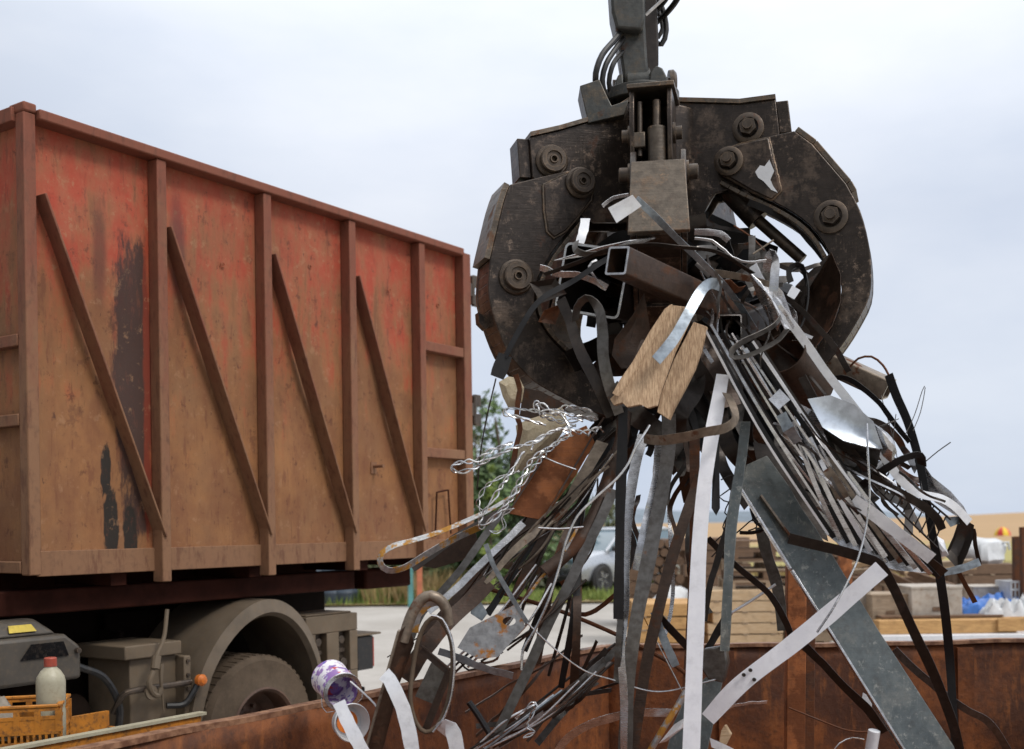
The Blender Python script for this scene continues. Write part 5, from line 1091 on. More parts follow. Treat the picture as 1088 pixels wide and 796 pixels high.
S('slim dark curved band running through the right claw opening', 'black', 7, '795,215,.1 820,225,.12 845,240,.15 862,258,.15 876,275,.1', 15)
PL('curved brown sheet filling the right claw opening', 'brown', '883,268,.0 893,292,-.05 893,320,-.06 884,346,-.06 862,374,-.05 848,356,.05 850,320,.1 866,292,.08', .004, bulge=.12)
PL('dark folded sheet with a bright cut edge inside the right claw', 'dark', '882,270,-.03 862,288,-.02 846,304,0 840,330,0 846,352,0 852,330,-.05 864,300,-.07', .004, bulge=-.05)
S('small bright tab beside the folded sheet in the right claw', 'bright', 9, '840,316,-.2 846,306,-.2', 0, cr=0)
W_('dark ring of bent rod beside the right claw', 'black', 2.4, '838,290,-.2 852,284,-.2 858,300,-.2 858,322,-.2 852,345,-.2 843,356,-.2', name='bent_rod')
S('dark twisted loop of strip above the folded sheet', 'black', 7, '840,300,-.2 838,288,-.22 846,281,-.22 855,288,-.2 856,305,-.2', 30, 80)
S('long dark strap crossing behind the bright sweeping strap', 'dark', 6, '826,310,-.22 846,325,-.22 866,345,-.24 886,368,-.24 902,395,-.22', 10)
S('oval brown strap loop lying over the parallel strip bundle', 'dullgrey', 10, '836,350,-.46 828,360,-.47 812,370,-.49 795,378,-.5 780,380,-.5 777,374,-.5 788,364,-.48 806,355,-.45 822,346,-.42 829,338,-.4', 62, 62, cr=.03)
def pipe(label, mat, a, b, r, r2=None, th=.004):
    A, B = pp(a+' '+b); m = MB(); r_ = r*A.y/FPX; r2_ = (r2 or r)*A.y/FPX; L = (B-A).length
    m.lathe(A, B-A, [(r_-th, 0), (r_, 0), (r2_, L), (r2_-th, L), (r_-th, 0)], 32); return tag(m.build('pipe_offcut', mat, origin=A), label, 'pipe')
pipe('wide brown pipe offcut, mouth up, under the oval strap loop', 'brown', '832,374,-.3', '864,414,-.1', 25, 24)
SQ('dull brown dented tube end poking out right below the right claw', 'tan', '944,414,-.02', '866,378,.12', 25, 22, -12, .005)
S('brown strap running down through the pipe offcut', 'dark', 10, '852,400,-.42 868,430,-.42 886,456,-.42 908,484,-.42 930,508,-.4', 30)
S('short bright tab on the brown pipe offcut', 'silver', 16, '822,430,-.46 834,419,-.46', 0, cr=0)
PL('large pale blue sheet facet on the right of the heap', 'facet_blue', '858,424,-.46 882,420,-.46 908,430,-.47 928,448,-.48 938,477,-.48 918,474,-.48 896,468,-.47 874,454,-.46', .002, bulge=.02)
PL('grey curved underside of sheet below the pale blue facet', 'dullgrey', '874,455,-.45 896,469,-.47 918,475,-.48 936,478,-.48 932,496,-.42 920,508,-.42 900,502,-.42 884,482,-.43', .002, bulge=.08)
PL('dull silver hood-shaped sheet curling beside the sweeping strap', 'silver', '924,447,-.46 938,456,-.44 949,467,-.43 953,480,-.42 947,492,-.42 938,484,-.45 930,466,-.46', .002, bulge=-.06)
PL('small white crumpled shard under the hood-shaped sheet', 'bright', '926,500,-.3 938,488,-.32 946,486,-.32 938,498,-.3 930,506,-.3', .002, bulge=-.02)
PL('grey crumpled foil sheet reaching towards the far right tip', 'silver', '978,488,-.25 990,506,-.28 1010,522,-.28 1024,538,-.26 1031,552,-.24 1016,548,-.26 994,534,-.3 979,520,-.3', .002, bulge=.04)
S('thin curled silver strip dangling under the right claw', 'silver', 5, '876,422,-.3 880,440,-.33 888,470,-.35 900,492,-.35 908,505,-.33', 60, 10)
S('broad bright curl under the pale blue facet', 'silver', 9, '858,448,-.3 862,462,-.34 872,478,-.36 884,490,-.36 880,470,-.3', 60, 20)
S('thick black strap hanging from the stub down the far right side', 'black', 9, '944,398,-.2 952,420,-.22 965,450,-.25 977,492,-.28 985,535,-.3 992,575,-.3 998,608,-.28 1004,650,-.25 1009,700,-.2 1012,745,-.2 1016,800,-.2', 25, -5, cr=.05)
S('black strap arching over the wire ladder on the far right', 'black', 10, '902,524,-.32 918,514,-.36 938,500,-.4 958,488,-.42 976,484,-.4 980,494,-.36', 30, 50, cr=.05)
S('dark strap bowing from the heap down to the wire ladder', 'dark', 9, '926,508,-.42 946,518,-.43 966,529,-.43 984,540,-.42 996,552,-.4 1001,563,-.38', 20, -10, cr=.05)
S('dark thin strap arching out from the rim of the right stub', 'black', 6, '880,404,-.1 900,402,-.14 930,424,-.2 950,450,-.25 966,470,-.28', 30)
W_('rusty wire hoop standing over the right stub', 'rusty', 2.4, '903,390,-.05 912,381,-.08 926,379,-.1 938,388,-.12 946,402,-.14', name='wire', cat='wire')
W_('hair-thin wire sticking out farthest to the upper right', 'dark', 1.2, '984,490,-.3 996,480,-.3 1010,470,-.3', name='wire', cat='wire')
W_('thin wire loop springing upward beside the black strap', 'dullgrey', .9, '962,462,-.3 972,440,-.3 980,415,-.3 983,412,-.3 978,438,-.3 970,458,-.3', name='wire', cat='wire')
for q, (a, lb) in enumerate((('952,440,-.28 948,470,-.28 944,505,-.28', 'fine straight wire hanging left of the black strap'), ('930,455,-.26 955,445,-.26', 'short fine wire jutting sideways above the black strap'), ('915,470,-.24 940,452,-.26 950,448,-.26', 'fine bent wire above the hood-shaped sheet'), ('936,420,-.2 950,470,-.25 955,500,-.28', 'fine wire curving behind the black strap'))):
    W_(lb, 'dullgrey', .9, a, name='wire', cat='wire')
# ladder of thin wires
def ladder():
    m = MB(); a0, a1 = pp('938,492,-.34 1010,552,-.32'); b0, b1 = pp('924,512,-.34 996,582,-.32'); m.tube([a0, a1], .004, 6); m.tube([b0, b1], .004, 6)
    for i in range(11):
        f = (i+.3)/11; m.tube([a0.lerp(a1, f), b0.lerp(b1, f)], .0028, 6)
    tag(m.build('wire_ladder', 'dark', origin=a0), 'ladder-like welded wire mesh strip at the right of the heap', 'wire mesh')
ladder()
PL('big dark plate flap hanging at the far right tip of the heap', 'dark', '1020,549,-.25 1035,558,-.25 1034,572,-.25 1028,588,-.26 1019,607,-.26 1012,598,-.26 1004,590,-.25 1013,570,-.24', .003, bulge=.03)
S('narrow brown tail hanging right of the big dark flap', 'brown', 5, '1034,562,-.25 1037,580,-.25 1041,600,-.25', 40)
S('pale blue strap end below the big dark flap', 'bluegrey', 8, '998,609,-.28 1014,606,-.28 1028,602,-.28 1041,597,-.28', 10)
PL('small lilac tab above the big dark flap', 'bluegrey', '1003,550,-.24 1024,548,-.24 1020,556,-.24 1010,560,-.24', .002)
PL('pale crumpled tab left of the big dark flap', 'bright', '990,566,-.28 1003,574,-.28 1008,590,-.28 1000,592,-.28 992,580,-.28', .002, bulge=-.02)
S('narrow rust-brown strip trailing below the big dark flap', 'rusty', 5, '1018,607,-.25 1026,622,-.24 1036,640,-.22', 10)
# the bundle of long parallel strips
lbn = ['outermost on the left', 'second from the left', 'third from the left', 'fourth from the left', 'fifth', 'sixth', 'seventh', 'eighth', 'ninth', 'tenth', 'eleventh', 'last on the right']
rb = random.Random(5)
ords = ['outermost on the left', 'second', 'third', 'fourth', 'fifth', 'sixth', 'seventh', 'eighth', 'ninth', 'tenth', 'eleventh', 'twelfth', 'thirteenth', 'fourteenth', 'fifteenth', 'sixteenth', 'seventeenth', 'last on the right']
for i in range(18):
    o = i*3.7; sx0 = 748+o*1.0; sy0 = 344+rb.uniform(-6, 10)+i*1.4; ex = 880+o*1.65; ey = 566+rb.uniform(-14, 8)+i*2.4
    mx_, my = (sx0+ex)/2-6+rb.uniform(-2, 2), (sy0+ey)/2+rb.uniform(-3, 3); br = i % 2 == 0
    q = '%f,%f,%f %f,%f,%f %f,%f,%f' % (sx0, sy0, -.38-(.03 if br else 0), mx_, my, -.42-(.03 if br else 0), ex, ey, -.40-(.02 if br else 0))
    S('long thin %s steel strip in the slanting parallel bundle, %s' % ('bright' if br else 'dark', ords[i]), rb.choice(['silver', 'silver', 'bright']) if br else rb.choice(['black', 'dark']), 2.4 if br else 5, q, rb.uniform(-25, 35), rb.uniform(-15, 25), group='long parallel strips slanting down right', cr=.04)
for i in range(14):
    br = i % 2 == 0; sx0, sy0 = 842+i*4.6, 448+i*4.2; ex, ey = 893+i*8, 574+i*3.0
    S('flat %s comb-like strip end in the fanned bundle, %s from its left' % ('pale' if br else 'black', ords[i].replace('outermost on the left', 'first')), rb.choice(['silver', 'bright', 'tan', 'silver']) if br else 'black', 5 if br else 4, '%f,%f,%f %f,%f,%f %f,%f,%f' % (sx0, sy0, -.40-(.02 if br else 0), (sx0+ex)/2-2, (sy0+ey)/2+2, -.43-(.02 if br else 0), ex, ey, -.42-(.02 if br else 0)), rb.uniform(-10, 30), rb.uniform(-15, 25), group='fanned flat strip ends', cr=.05)
PL('broad silver plate under the fanned strip ends', 'silver', '862,536,-.36 884,545,-.37 930,566,-.38 985,609,-.38 952,606,-.38 905,590,-.37 876,566,-.36', .003, bulge=.01)
S('clean white strap slanting above the fanned strip ends', 'bright', 13, '906,531,-.45 930,548,-.46 960,571,-.47 990,594,-.47', 8, cr=.02)
S('dark brown strap lying alongside the clean white strap', 'brown', 14, '912,546,-.40 945,566,-.41 978,592,-.41 1002,611,-.4', 20, cr=.04)
for q, (a, w_, mt, lb) in enumerate((('846,436,-.3 862,446,-.34 880,470,-.34', 16, 'silver', 'grey shard wedged between bundle and pale blue facet'), ('876,500,-.45 888,516,-.46 896,530,-.46', 15, 'tan', 'pale square patch of sheet lying on the parallel bundle'), ('800,400,-.3 815,420,-.3', 10, 'rusty', 'orange-rusty chip between the parallel strips'), ('830,440,-.46 838,456,-.47 848,470,-.47', 12, 'bluegrey', 'blue-grey flat piece lying on the parallel bundle'))):
    S(lb, mt, w_, a, 10, 30)
# --- big hanging pieces
def channel(label, mat, outline, lip, name='channel_plate'):
    ps = pp(outline); m = MB(); m.prism(ps, (0.0, .008, 0)); r = m.build(name, mat, origin=ps[0], bevel=.002); tag(r, label, 'steel plate')
    for nm, seg, mt in lip:
        a, b = pp(seg); m = MB(); m.bar(a, b, .008, .035, side=(0, 1, 0)); m.build(nm, mt, r, ps[0], bevel=.001)
    return r
channel('wide grey-green steel plate hanging diagonally to the lower right', 'slate', '788,518,-.22 793,494,-.2 815,484,-.18 838,516,-.2 852,540,-.24 866,560,-.26 892,602,-.3 933,669,-.36 1022,806,-.42 962,806,-.44 899,702,-.38 840,603,-.32',
    [('folded_lip', '787,520,-.235 840,605,-.335', 'silver'), ('folded_lip', '841,606,-.335 966,806,-.455', 'silver'), ('raised_seam', '808,527,-.24 842,574,-.29', 'tan')])
PL('dark gusset plate hanging behind the top of the wide grey-green plate', 'dark', '800,470,-.1 846,478,-.1 870,530,-.15 880,575,-.2 850,560,-.2 812,530,-.15', .004)
S('broad white strap standing diagonally from the skip up to the right', 'white_steel', 18, '752,764,-.38 787,727,-.42 840,686,-.46 890,645,-.5 937,604,-.55', 5, -5, cr=.02)
m = MB()
for x, y in ((797, 712), (801, 722), (790, 717)): c = P(x, y, 4.115); m.cyl(c, c+Vector((0, -.008, 0)), .007, n=10)
tag(m.build('bolt_cluster', 'dark', origin=P(797, 717, 4.11)), 'three small dark bolts on the broad white diagonal strap', 'bolts')
S('tall white strap hanging straight down in the middle', 'white_steel', 14, '768,398,-.35 762,432,-.4 755,470,-.45 748,520,-.48 743,580,-.5 740,650,-.52 737,730,-.54 734,810,-.56', 6, -4, cr=.015, w1=19)
S('curved dull strap wrapped level round the hanging straps', 'tan', 11, '684,466,-.45 700,468,-.5 725,465,-.56 750,459,-.58 770,455,-.55 781,445,-.5 778,430,-.45 772,418,-.4', 15, 45, cr=.03)
S('black strap hanging straight down beside the silver car', 'black', 11, '662,432,-.45 661,480,-.46 659,540,-.46 658,600,-.46 657,658,-.45', 20, 10, cr=.04)
S('grey lower length of strap below the straight black strap', 'dullgrey', 7, '660,650,-.42 657,690,-.43 655,725,-.42', 20)
S('pale silver strap swaying down right of the straight black strap', 'silver', 12, '684,462,-.3 676,490,-.34 668,540,-.38 664,600,-.4 664,640,-.42 660,690,-.43 663,740,-.44 663,800,-.45', 15, 30, w1=8, cr=.08)
S('wide grey strap with rusty bolt holes in the hanging fan', 'dullgrey', 15, '711,440,-.3 710,480,-.34 704,520,-.36 696,560,-.38 688,600,-.4 676,660,-.42 668,720,-.42 664,800,-.42', 10, -15, cr=.05)
S('pale face of strap beside the wide grey strap', 'silver', 9, '700,470,-.28 698,505,-.3 690,540,-.32 682,575,-.34 676,606,-.34', -20, 10)
S('dark brown strap bowing away left of the tall white strap', 'brown', 12, '744,505,-.25 736,528,-.3 726,556,-.34 712,600,-.36 698,655,-.38 686,710,-.38 672,800,-.38', 15, -10, cr=.03)
S('rust-brown flat bar hanging just left of the tall white strap', 'rusty', 10, '738,460,-.15 738,520,-.18 737,600,-.2 733,680,-.2 729,740,-.2', 5, 0, cr=.02, th=.006, name='flat_bar', cat='flat bar')
S('dark green-grey strap hanging right of the tall white strap', 'slate', 11, '792,448,-.3 789,480,-.33 783,519,-.36 777,560,-.38 774,610,-.4 772,650,-.4 770,692,-.4', 10, -20, cr=.04)
S('thin dark brown strip leaning beside the green-grey strap', 'dark', 7, '780,520,-.28 775,550,-.3 764,590,-.3 755,620,-.3 748,660,-.3', 20)
PL('black narrow plate dangling beside the tall white strap', 'black', '757,460,-.3 764,465,-.3 765,540,-.32 761,548,-.32 756,540,-.32 757,500,-.3', .003)
W_('thin black wire scribble dangling behind the tall white strap', 'black', 1.5, '766,510,-.2 778,505,-.2 775,520,-.2 764,528,-.2 776,534,-.2 780,524,-.2 770,545,-.2 782,552,-.2 779,540,-.2 768,560,-.2 776,570,-.2 790,560,-.2 800,552,-.2 804,560,-.2 795,564,-.2', name='wire', cat='wire')
W_('thin curved wire coil low behind the tall white strap', 'dark', 1.5, '758,578,-.1 766,570,-.1 776,566,-.1 782,572,-.1 768,580,-.1 756,592,-.1', name='wire', cat='wire')
W_('wire hook with ragged end under the grey-green plate', 'dark', 4, '798,540,-.1 803,555,-.12 812,562,-.12 800,566,-.12 786,566,-.12', name='wire', cat='wire')
S('thin dark strip sagging from the tall white strap to the right', 'dark', 7, '752,572,-.2 778,598,-.2 800,616,-.2 818,632,-.2 829,650,-.2 838,668,-.18 846,690,-.16', 20)
W_('slim white rod angled up behind the green-grey strap', 'bright', 3, '774,653,-.1 797,639,-.1 824,621,-.1')
m = MB(); ps = pp('746,690,-.38 770,686,-.38 773,705,-.38 768,726,-.38 752,722,-.36 742,706,-.36'); m.prism(ps, (0.02, .05, 0)); tag(m.build('folded_bracket', 'dullgrey', origin=ps[0], bevel=.006), 'dark grey folded bracket beside the foot of the tall white strap', 'bracket')
PL('grey-green sheet half hidden behind the foot of the white strap', 'slate', '752,718,-.2 768,724,-.2 760,760,-.22 750,806,-.24 706,806,-.24 716,768,-.22 730,738,-.2', .004)
PL('bent white sheet scrap low beside the foot of the white strap', 'bright', '716,770,-.3 732,760,-.32 728,772,-.32 708,788,-.3 700,790,-.3', .002, bulge=-.02)
W_('ochre rod leaning low against the white strap', 'ochre', 7, '686,806,-.4 706,772,-.42 720,750,-.42 729,734,-.42')
S('dark folded strip forming the right leg of a low inverted vee', 'dark', 9, '696,650,-.32 712,668,-.33 735,692,-.33', 25, cr=.04)
S('pale blue strip forming the left leg of a low inverted vee', 'bluegrey', 9, '695,650,-.34 704,676,-.36 718,708,-.37', 10, cr=.04)
W_('thin ochre wire crossing the low inverted vee', 'ochre', 1.4, '680,648,-.3 702,690,-.32 725,735,-.32', name='wire', cat='wire')
W_('long rusty rod crossing level over the skip corner', 'rusty', 4.5, '520,626,-.1 560,638,-.1 600,651,-.12 650,672,-.15 690,692,-.2 718,708,-.25 736,722,-.25')
S('rusty bowed strip rising from the crossing rod', 'rusty', 6, '597,617,.0 604,630,.0 608,650,-.05', 20)
S('rusty strip rising right from the crossing rod', 'rusty', 5, '606,651,-.1 622,653,-.1 638,645,-.1 656,630,-.12', 20)
S('broad pale strap arched low across the skip', 'silver', 11, '588,806,-.2 602,786,-.25 622,772,-.3 645,764,-.32 672,758,-.32 700,757,-.3 718,758,-.28', 35, 45, cr=.03)
S('dark grey strip slanting down left from the skip corner', 'dullgrey', 8, '656,688,-.1 636,712,-.12 615,738,-.15 592,764,-.2 570,790,-.2', 20)
W_('thin dark rod slanting beside the skip corner', 'dark', 3, '654,684,-.05 625,705,-.08 595,728,-.1 560,756,-.1')
S('translucent brown strip crossing behind the white diagonal strap', 'dark', 9, '852,684,-.1 875,706,-.1 898,731,-.1 920,752,-.1 940,778,-.1', 20)
W_('thin rusty wire low behind the white diagonal strap', 'rusty', 1.8, '838,752,.3 870,765,.3 900,776,.3 925,778,.3', name='wire', cat='wire')
S('dark brown strap sweeping from the heap across the grey-green plate', 'dark', 11, '838,572,-.45 862,578,-.46 888,584,-.47 915,592,-.48 934,600,-.48 948,622,-.48 962,652,-.48 975,680,-.48 988,707,-.48 1000,735,-.47 1012,768,-.46 1022,806,-.45', 15, 30, cr=.04)
S('grey-brown strip trailing to the lower right edge', 'dullgrey', 8, '950,690,-.1 967,707,-.12 988,725,-.14 1010,743,-.16 1030,756,-.18 1046,764,-.18 1058,776,-.18 1072,800,-.18', 20, cr=.08)
W_('thin silver wire falling from the facets over the white diagonal strap', 'wire_silver', 2.4, '921,450,-.5 922,480,-.52 924,525,-.52 920,560,-.52 912,592,-.54 902,615,-.56 886,645,-.58 868,672,-.58', name='wire', cat='wire')
PL('small white tab hanging under the grey-green plate', 'bright', '917,736,-.1 928,742,-.1 926,752,-.1 915,748,-.1', .002)
m = MB(); a, b = pp('923,812,-.4 929,776,-.42'); m.tube([a, b], .022, 20); c_o = m.build('white_tube_stub', 'white', origin=a, bevel=.003); tag(c_o, 'short white capped tube standing low beneath the grey-green plate', 'tube')
PL('bent thin white scrap lying at the bottom of the skip', 'bright', '754,784,-.3 768,790,-.3 780,796,-.3 770,800,-.3 756,794,-.3', .002)
board('small square of pale wood stuck low near the white strap', '766,776,-.3 770,770,-.3 776,780,-.3 770,792,-.3 764,788,-.3', .01, 'wood_pale')
S('short dark strip leaning behind the green-grey strap', 'dark', 8, '775,650,.0 762,672,.0 752,690,.0', 10)
S('long pale-edged strip half in shade left of the white diagonal', 'silver', 3, '760,755,-.2 790,748,-.2 815,746,-.2', 30)
for i, (x, y0, y1, mt, lb) in enumerate(((846, 566, 806, 'rusty', 'broad rusty upright bar standing in the skip beside the grey-green plate'), (858, 600, 806, 'rusty', 'second rusty upright bar partly behind the grey-green plate'))):
    a, b = P(x, y0, 5.35+i*.1), P(x-2, y1, 5.35+i*.1); m = MB(); m.bar(a, b, .09-.02*i, .05, side=(0, 1, 0)); tag(m.build('upright_bar', 'orange_rust' if i == 0 else mt, origin=b, bevel=.004), lb, 'steel bar')
S('grey strip hanging between plate edge and upright rusty bar', 'dullgrey', 12, '808,560,.1 815,590,.1 826,625,.1 832,670,.1', 10)
# --- left side of the heap
PL('cream foam lump sticking out below the left claw', 'foam', '530,406,-.25 540,400,-.25 552,402,-.25 557,412,-.25 555,425,-.25 549,434,-.25 540,432,-.25 534,420,-.25', .05, 'foam_chunk', 'foam', -.03)
PL('tattered cream sack cloth hanging under the left claw', 'foam', '548,452,-.2 560,446,-.2 580,440,-.2 597,432,-.2 604,450,-.2 592,468,-.2 575,484,-.2 560,498,-.2 547,502,-.2 551,478,-.2', .03, 'sack_cloth', 'cloth', -.04)
S('narrow reddish strip beside the cream foam lump', 'rusty', 6, '548,398,-.28 552,415,-.28 549,440,-.28 553,455,-.28 548,478,-.28 544,500,-.28', 30)
PL('red-brown plate behind the cream foam lump', 'brown', '556,412,-.15 575,416,-.15 602,430,-.15 596,452,-.15 552,442,-.15', .004)
m = MB(); ps = pp('541,546,-.36 551,520,-.34 577,482,-.3 600,462,-.28 623,452,-.26 632,470,-.28 612,505,-.32 577,553,-.36'); m.prism(ps, (0, .006, 0)); ch = m.build('rusty_channel', 'orange_rust', origin=ps[0], bevel=.002); tag(ch, 'orange-rusty channel offcut hanging below the twisted bright wires', 'steel channel')
m = MB(); a, b = pp('577,552,-.38 640,446,-.28'); m.bar(a, b, .006, .07, side=(0, 1, 0)); m.build('flange', 'brown', ch, ps[0]); m = MB(); a, b = pp('540,545,-.37 590,468,-.29'); m.bar(a, b, .006, .05, side=(0, 1, 0)); m.build('flange', 'brown', ch, ps[0])
TW('long twisted bright wire looping out farthest left over the container', 'wire_silver', 2.6, '612,452,-.4 590,458,-.44 566,470,-.48 546,476,-.5 524,486,-.5 503,498,-.5 486,502,-.5 480,496,-.5 490,491,-.5 506,490,-.5 520,480,-.5 545,470,-.48')
TW('twisted bright wire dipping lowest in front of the rusty channel', 'wire_silver', 2.6, '608,462,-.42 586,474,-.46 566,488,-.5 552,512,-.52 540,532,-.54 522,552,-.54 512,560,-.54 510,552,-.54 524,530,-.54 540,506,-.52 556,480,-.48')
TW('twisted bright wire sticking level out under the left claw', 'wire_silver', 2.6, '632,446,-.36 610,442,-.42 584,438,-.44 562,436,-.45 540,434,-.45 537,440,-.45 552,444,-.45 580,452,-.44')
TW('second twisted bright wire dropping beside the rusty channel', 'wire_silver', 2.4, '600,462,-.4 580,482,-.46 560,506,-.5 548,524,-.5 536,540,-.5 520,556,-.5')
TW('bunched twisted wire crossing the red-brown plate', 'wire_silver', 3.0, '640,456,-.36 620,460,-.42 598,456,-.44 580,462,-.46 562,476,-.48', amp=.009)
TW('twisted wire snarl tight beneath the left claw', 'wire_silver', 2.8, '628,438,-.36 606,432,-.4 590,438,-.42 570,428,-.44 574,440,-.44 596,448,-.42 618,446,-.4', amp=.009)
TW('loose twisted wire tail curling before the rusty channel', 'wire_silver', 1.8, '552,500,-.5 530,508,-.5 514,520,-.5 508,535,-.5 512,545,-.5', amp=.005)
TW('short twisted wire end hanging under the rusty channel', 'wire_silver', 1.6, '546,540,-.5 534,548,-.5 536,560,-.5 528,566,-.5 520,564,-.5', amp=.004)
W_('thin straight silver wire across the rusty channel', 'wire_silver', 2, '574,484,-.42 592,492,-.42 612,499,-.42', name='wire', cat='wire')
W_('thin bent silver wire hanging above the rusty channel', 'wire_silver', 2, '596,440,-.44 604,452,-.46 606,462,-.46 598,458,-.46', name='wire', cat='wire')
S('silver and ochre strap looping out left in front of the container', 'ochre', 8, '545,527,-.2 520,542,-.25 490,556,-.3 465,566,-.35 440,574,-.38 418,580,-.4 406,588,-.4 404,598,-.4 412,606,-.4 430,603,-.38 455,588,-.34 480,574,-.28 510,560,-.2', 60, 30, cr=.03)
S('dark ragged strap running under the looping ochre strap', 'dark', 10, '540,540,-.05 510,556,-.08 480,574,-.1 455,592,-.1 438,604,-.1', 30, 45)
PL('dark rusty sheet end behind the looping ochre strap', 'brown', '505,566,.1 470,578,.1 440,600,.1 462,604,.1 490,596,.1 510,580,.1', .004)
S('long grey-tan blade-shaped strip in the left fan', 'tan', 14, '640,470,-.1 618,508,-.2 597,543,-.3 577,559,-.34 545,586,-.38 516,620,-.4', 20, -10, w1=5)
S('dull grey strip reaching farthest down left of the fan', 'dullgrey', 8, '540,536,-.3 516,568,-.32 495,598,-.34 470,628,-.34 448,652,-.34 436,680,-.34', 20, cr=.06)
S('pale tapering strip below the rusty channel', 'silver', 8, '556,556,-.35 540,572,-.37 520,590,-.38 498,612,-.38 478,632,-.38 455,650,-.38', 15, 30)
S('broad dark strap deep in the left fan', 'brown', 14, '580,540,.0 556,560,-.02 520,600,-.06 488,636,-.1 450,680,-.12', 20, cr=.05)
W_('thick bent brown pipe curving down through the left fan', 'brown', 15, '664,440,-.1 660,470,-.18 648,505,-.26 636,538,-.32 622,566,-.36 600,590,-.4 578,608,-.42', name='bent_pipe', cat='pipe', n=16)
W_('long bright wire snaking down through the left fan', 'wire_silver', 3, '690,452,-.52 684,462,-.54 674,478,-.55 668,492,-.55 656,508,-.56 634,528,-.56 614,548,-.56 602,574,-.56 594,604,-.55 582,640,-.55 568,670,-.54 556,690,-.54 554,712,-.54', name='wire', cat='wire')
S('long dark green-grey strap slanting to the bottom of the fan', 'dullgrey', 11, '652,520,-.35 638,552,-.38 620,588,-.4 605,620,-.42 588,652,-.42 574,682,-.42 558,718,-.42 545,745,-.42 528,780,-.42', 10, cr=.03)
W_('rusty rod with ochre spots in the left fan', 'ochre', 3.2, '614,560,-.4 596,592,-.42 575,614,-.42 560,634,-.42 540,655,-.42')
W_('thin grey level rod tying the left fan together', 'silver', 2.6, '572,561,-.45 595,562,-.45 620,560,-.45')
S('ragged grey strip crossing level behind the bent brown pipe', 'tan', 9, '530,598,-.1 545,602,-.1 560,604,-.1 582,608,-.1', 20)
S('long steel-grey strap crossing the fan steeply to the right', 'bluegrey', 5, '516,578,-.5 524,600,-.5 536,622,-.5 548,642,-.5 560,662,-.5', 20, cr=.03)
W_('thin wire continuing from fan to the skip wall', 'wire_silver', 1.8, '560,662,-.5 590,690,-.48 620,712,-.45 650,722,-.42 700,735,-.4 760,722,-.4', name='wire', cat='wire')
lbf = ['uppermost', 'second down', 'third down', 'fourth down', 'fifth down', 'sixth down', 'seventh down', 'eighth down', 'lowest']
for i in range(9):
    sx0, sy0 = 655-i*5+rb.uniform(-6, 6), 455+i*11; ex, ey = 505+i*13, 640+i*13; k_ = rb.uniform(-14, 6)
    (S if i % 3 else W_)('dark thin steel bar in the left fan, %s of nine' % lbf[i], ['dark', 'black', 'brown'][i % 3], [3.5, 7, 9][i % 3], '%f,%f,%f %f,%f,%f %f,%f,%f' % (sx0, sy0, -.05, (sx0+ex)/2+k_, (sy0+ey)/2+k_, -.25-.02*i, ex, ey, -.3), group='dark bars fanning down left')
# perforated plate, small plate
m = MB(); ps = pp('499,667,-.475 550,641,-.475 558,666,-.475 529,698,-.475 508,700,-.475 486,688,-.475'); 
hc = P(541, 660, D0-.475); ring = [hc+Vector((math.cos(a)*.024, 0, math.sin(a)*.016)) for a in [2*PI*i/18 for i in range(18)]]
n1, n2 = len(ps), 18; vs = ps+ring; off = Vector((0, .004, 0)); fs = []
bm = bmesh.new(); ov = [bm.verts.new(v) for v in ps]; iv = [bm.verts.new(v) for v in ring]; E1 = [bm.edges.new((ov[i], ov[(i+1) % n1])) for i in range(n1)]; E2 = [bm.edges.new((iv[i], iv[(i+1) % n2])) for i in range(n2)]
bmesh.ops.triangle_fill(bm, edges=E1+E2, use_beauty=True); bm.verts.index_update()
m.add([v.co.copy() for v in bm.verts], [tuple(v.index for v in f.verts) for f in bm.faces]); bm.free()
o = m.build('perforated_plate', 'ochre', origin=ps[0], smooth=False); sm = o.modifiers.new('t', 'SOLIDIFY'); sm.thickness = .004; tag(o, 'galvanised plate with one round hole and orange rust in the left fan', 'steel plate')
o.data.materials.clear(); metal('galv_rust', (0.40, 0.41, 0.43), 0.6, 0.42, rust=(0.50, 0.20, 0.035), amt=.46, scale=9); o.data.materials.append(M['galv_rust'])
PL('small lilac-grey plate left above the perforated plate', 'bluegrey', '501,638,-.4 508,634,-.4 518,652,-.4 512,660,-.4 500,652,-.4', .003)
for i, (a, lb, mt, w_) in enumerate((('466,692,-.5 490,700,-.5 520,712,-.5 545,718,-.5', 'blue-grey flat bar lying level under the perforated plate', 'bluegrey', 8), ('500,668,-.45 512,680,-.45 530,678,-.45', 'rusty bracket arm beside the perforated plate', 'rusty', 4), ('492,684,-.45 510,690,-.45 524,684,-.45 534,694,-.45', 'curled ochre strip under the perforated plate', 'ochre', 4), ('530,676,-.4 528,700,-.4 505,706,-.4', 'thin rusty frame corner under the perforated plate', 'rusty', 3), ('486,700,-.45 498,712,-.45 516,706,-.45', 'thin tangled wire end under the perforated plate', 'dark', 2))):
    S(lb, mt, w_, a, 20, 30)
for i in range(7):
    a = (505+i*14, 735-i*6); b = (rb.uniform(545, 600)+i*6, 600+i*4)
    W_('thin steel rod crossing the lower part of the left fan, %s' % ['first from the container', 'second', 'third', 'fourth', 'fifth', 'sixth', 'nearest the skip corner'][i], ['silver', 'dark', 'brown', 'silver', 'dark', 'wire_silver', 'brown'][i], 2.6, '%f,%f,-.42 %f,%f,-.45 %f,%f,-.4' % (a[0]-50, a[1]-8, (a[0]+b[0])/2-20, (a[1]+b[1])/2, b[0], b[1]), group='thin rods low in the left fan')
W_('thick hooked grey-brown pipe bend at the left of the skip', 'tan', 12, '476,664,-.55 474,648,-.56 468,638,-.57 458,633,-.58 448,637,-.58 440,648,-.58 434,662,-.58 428,682,-.58', name='pipe_bend', cat='pipe', n=18)
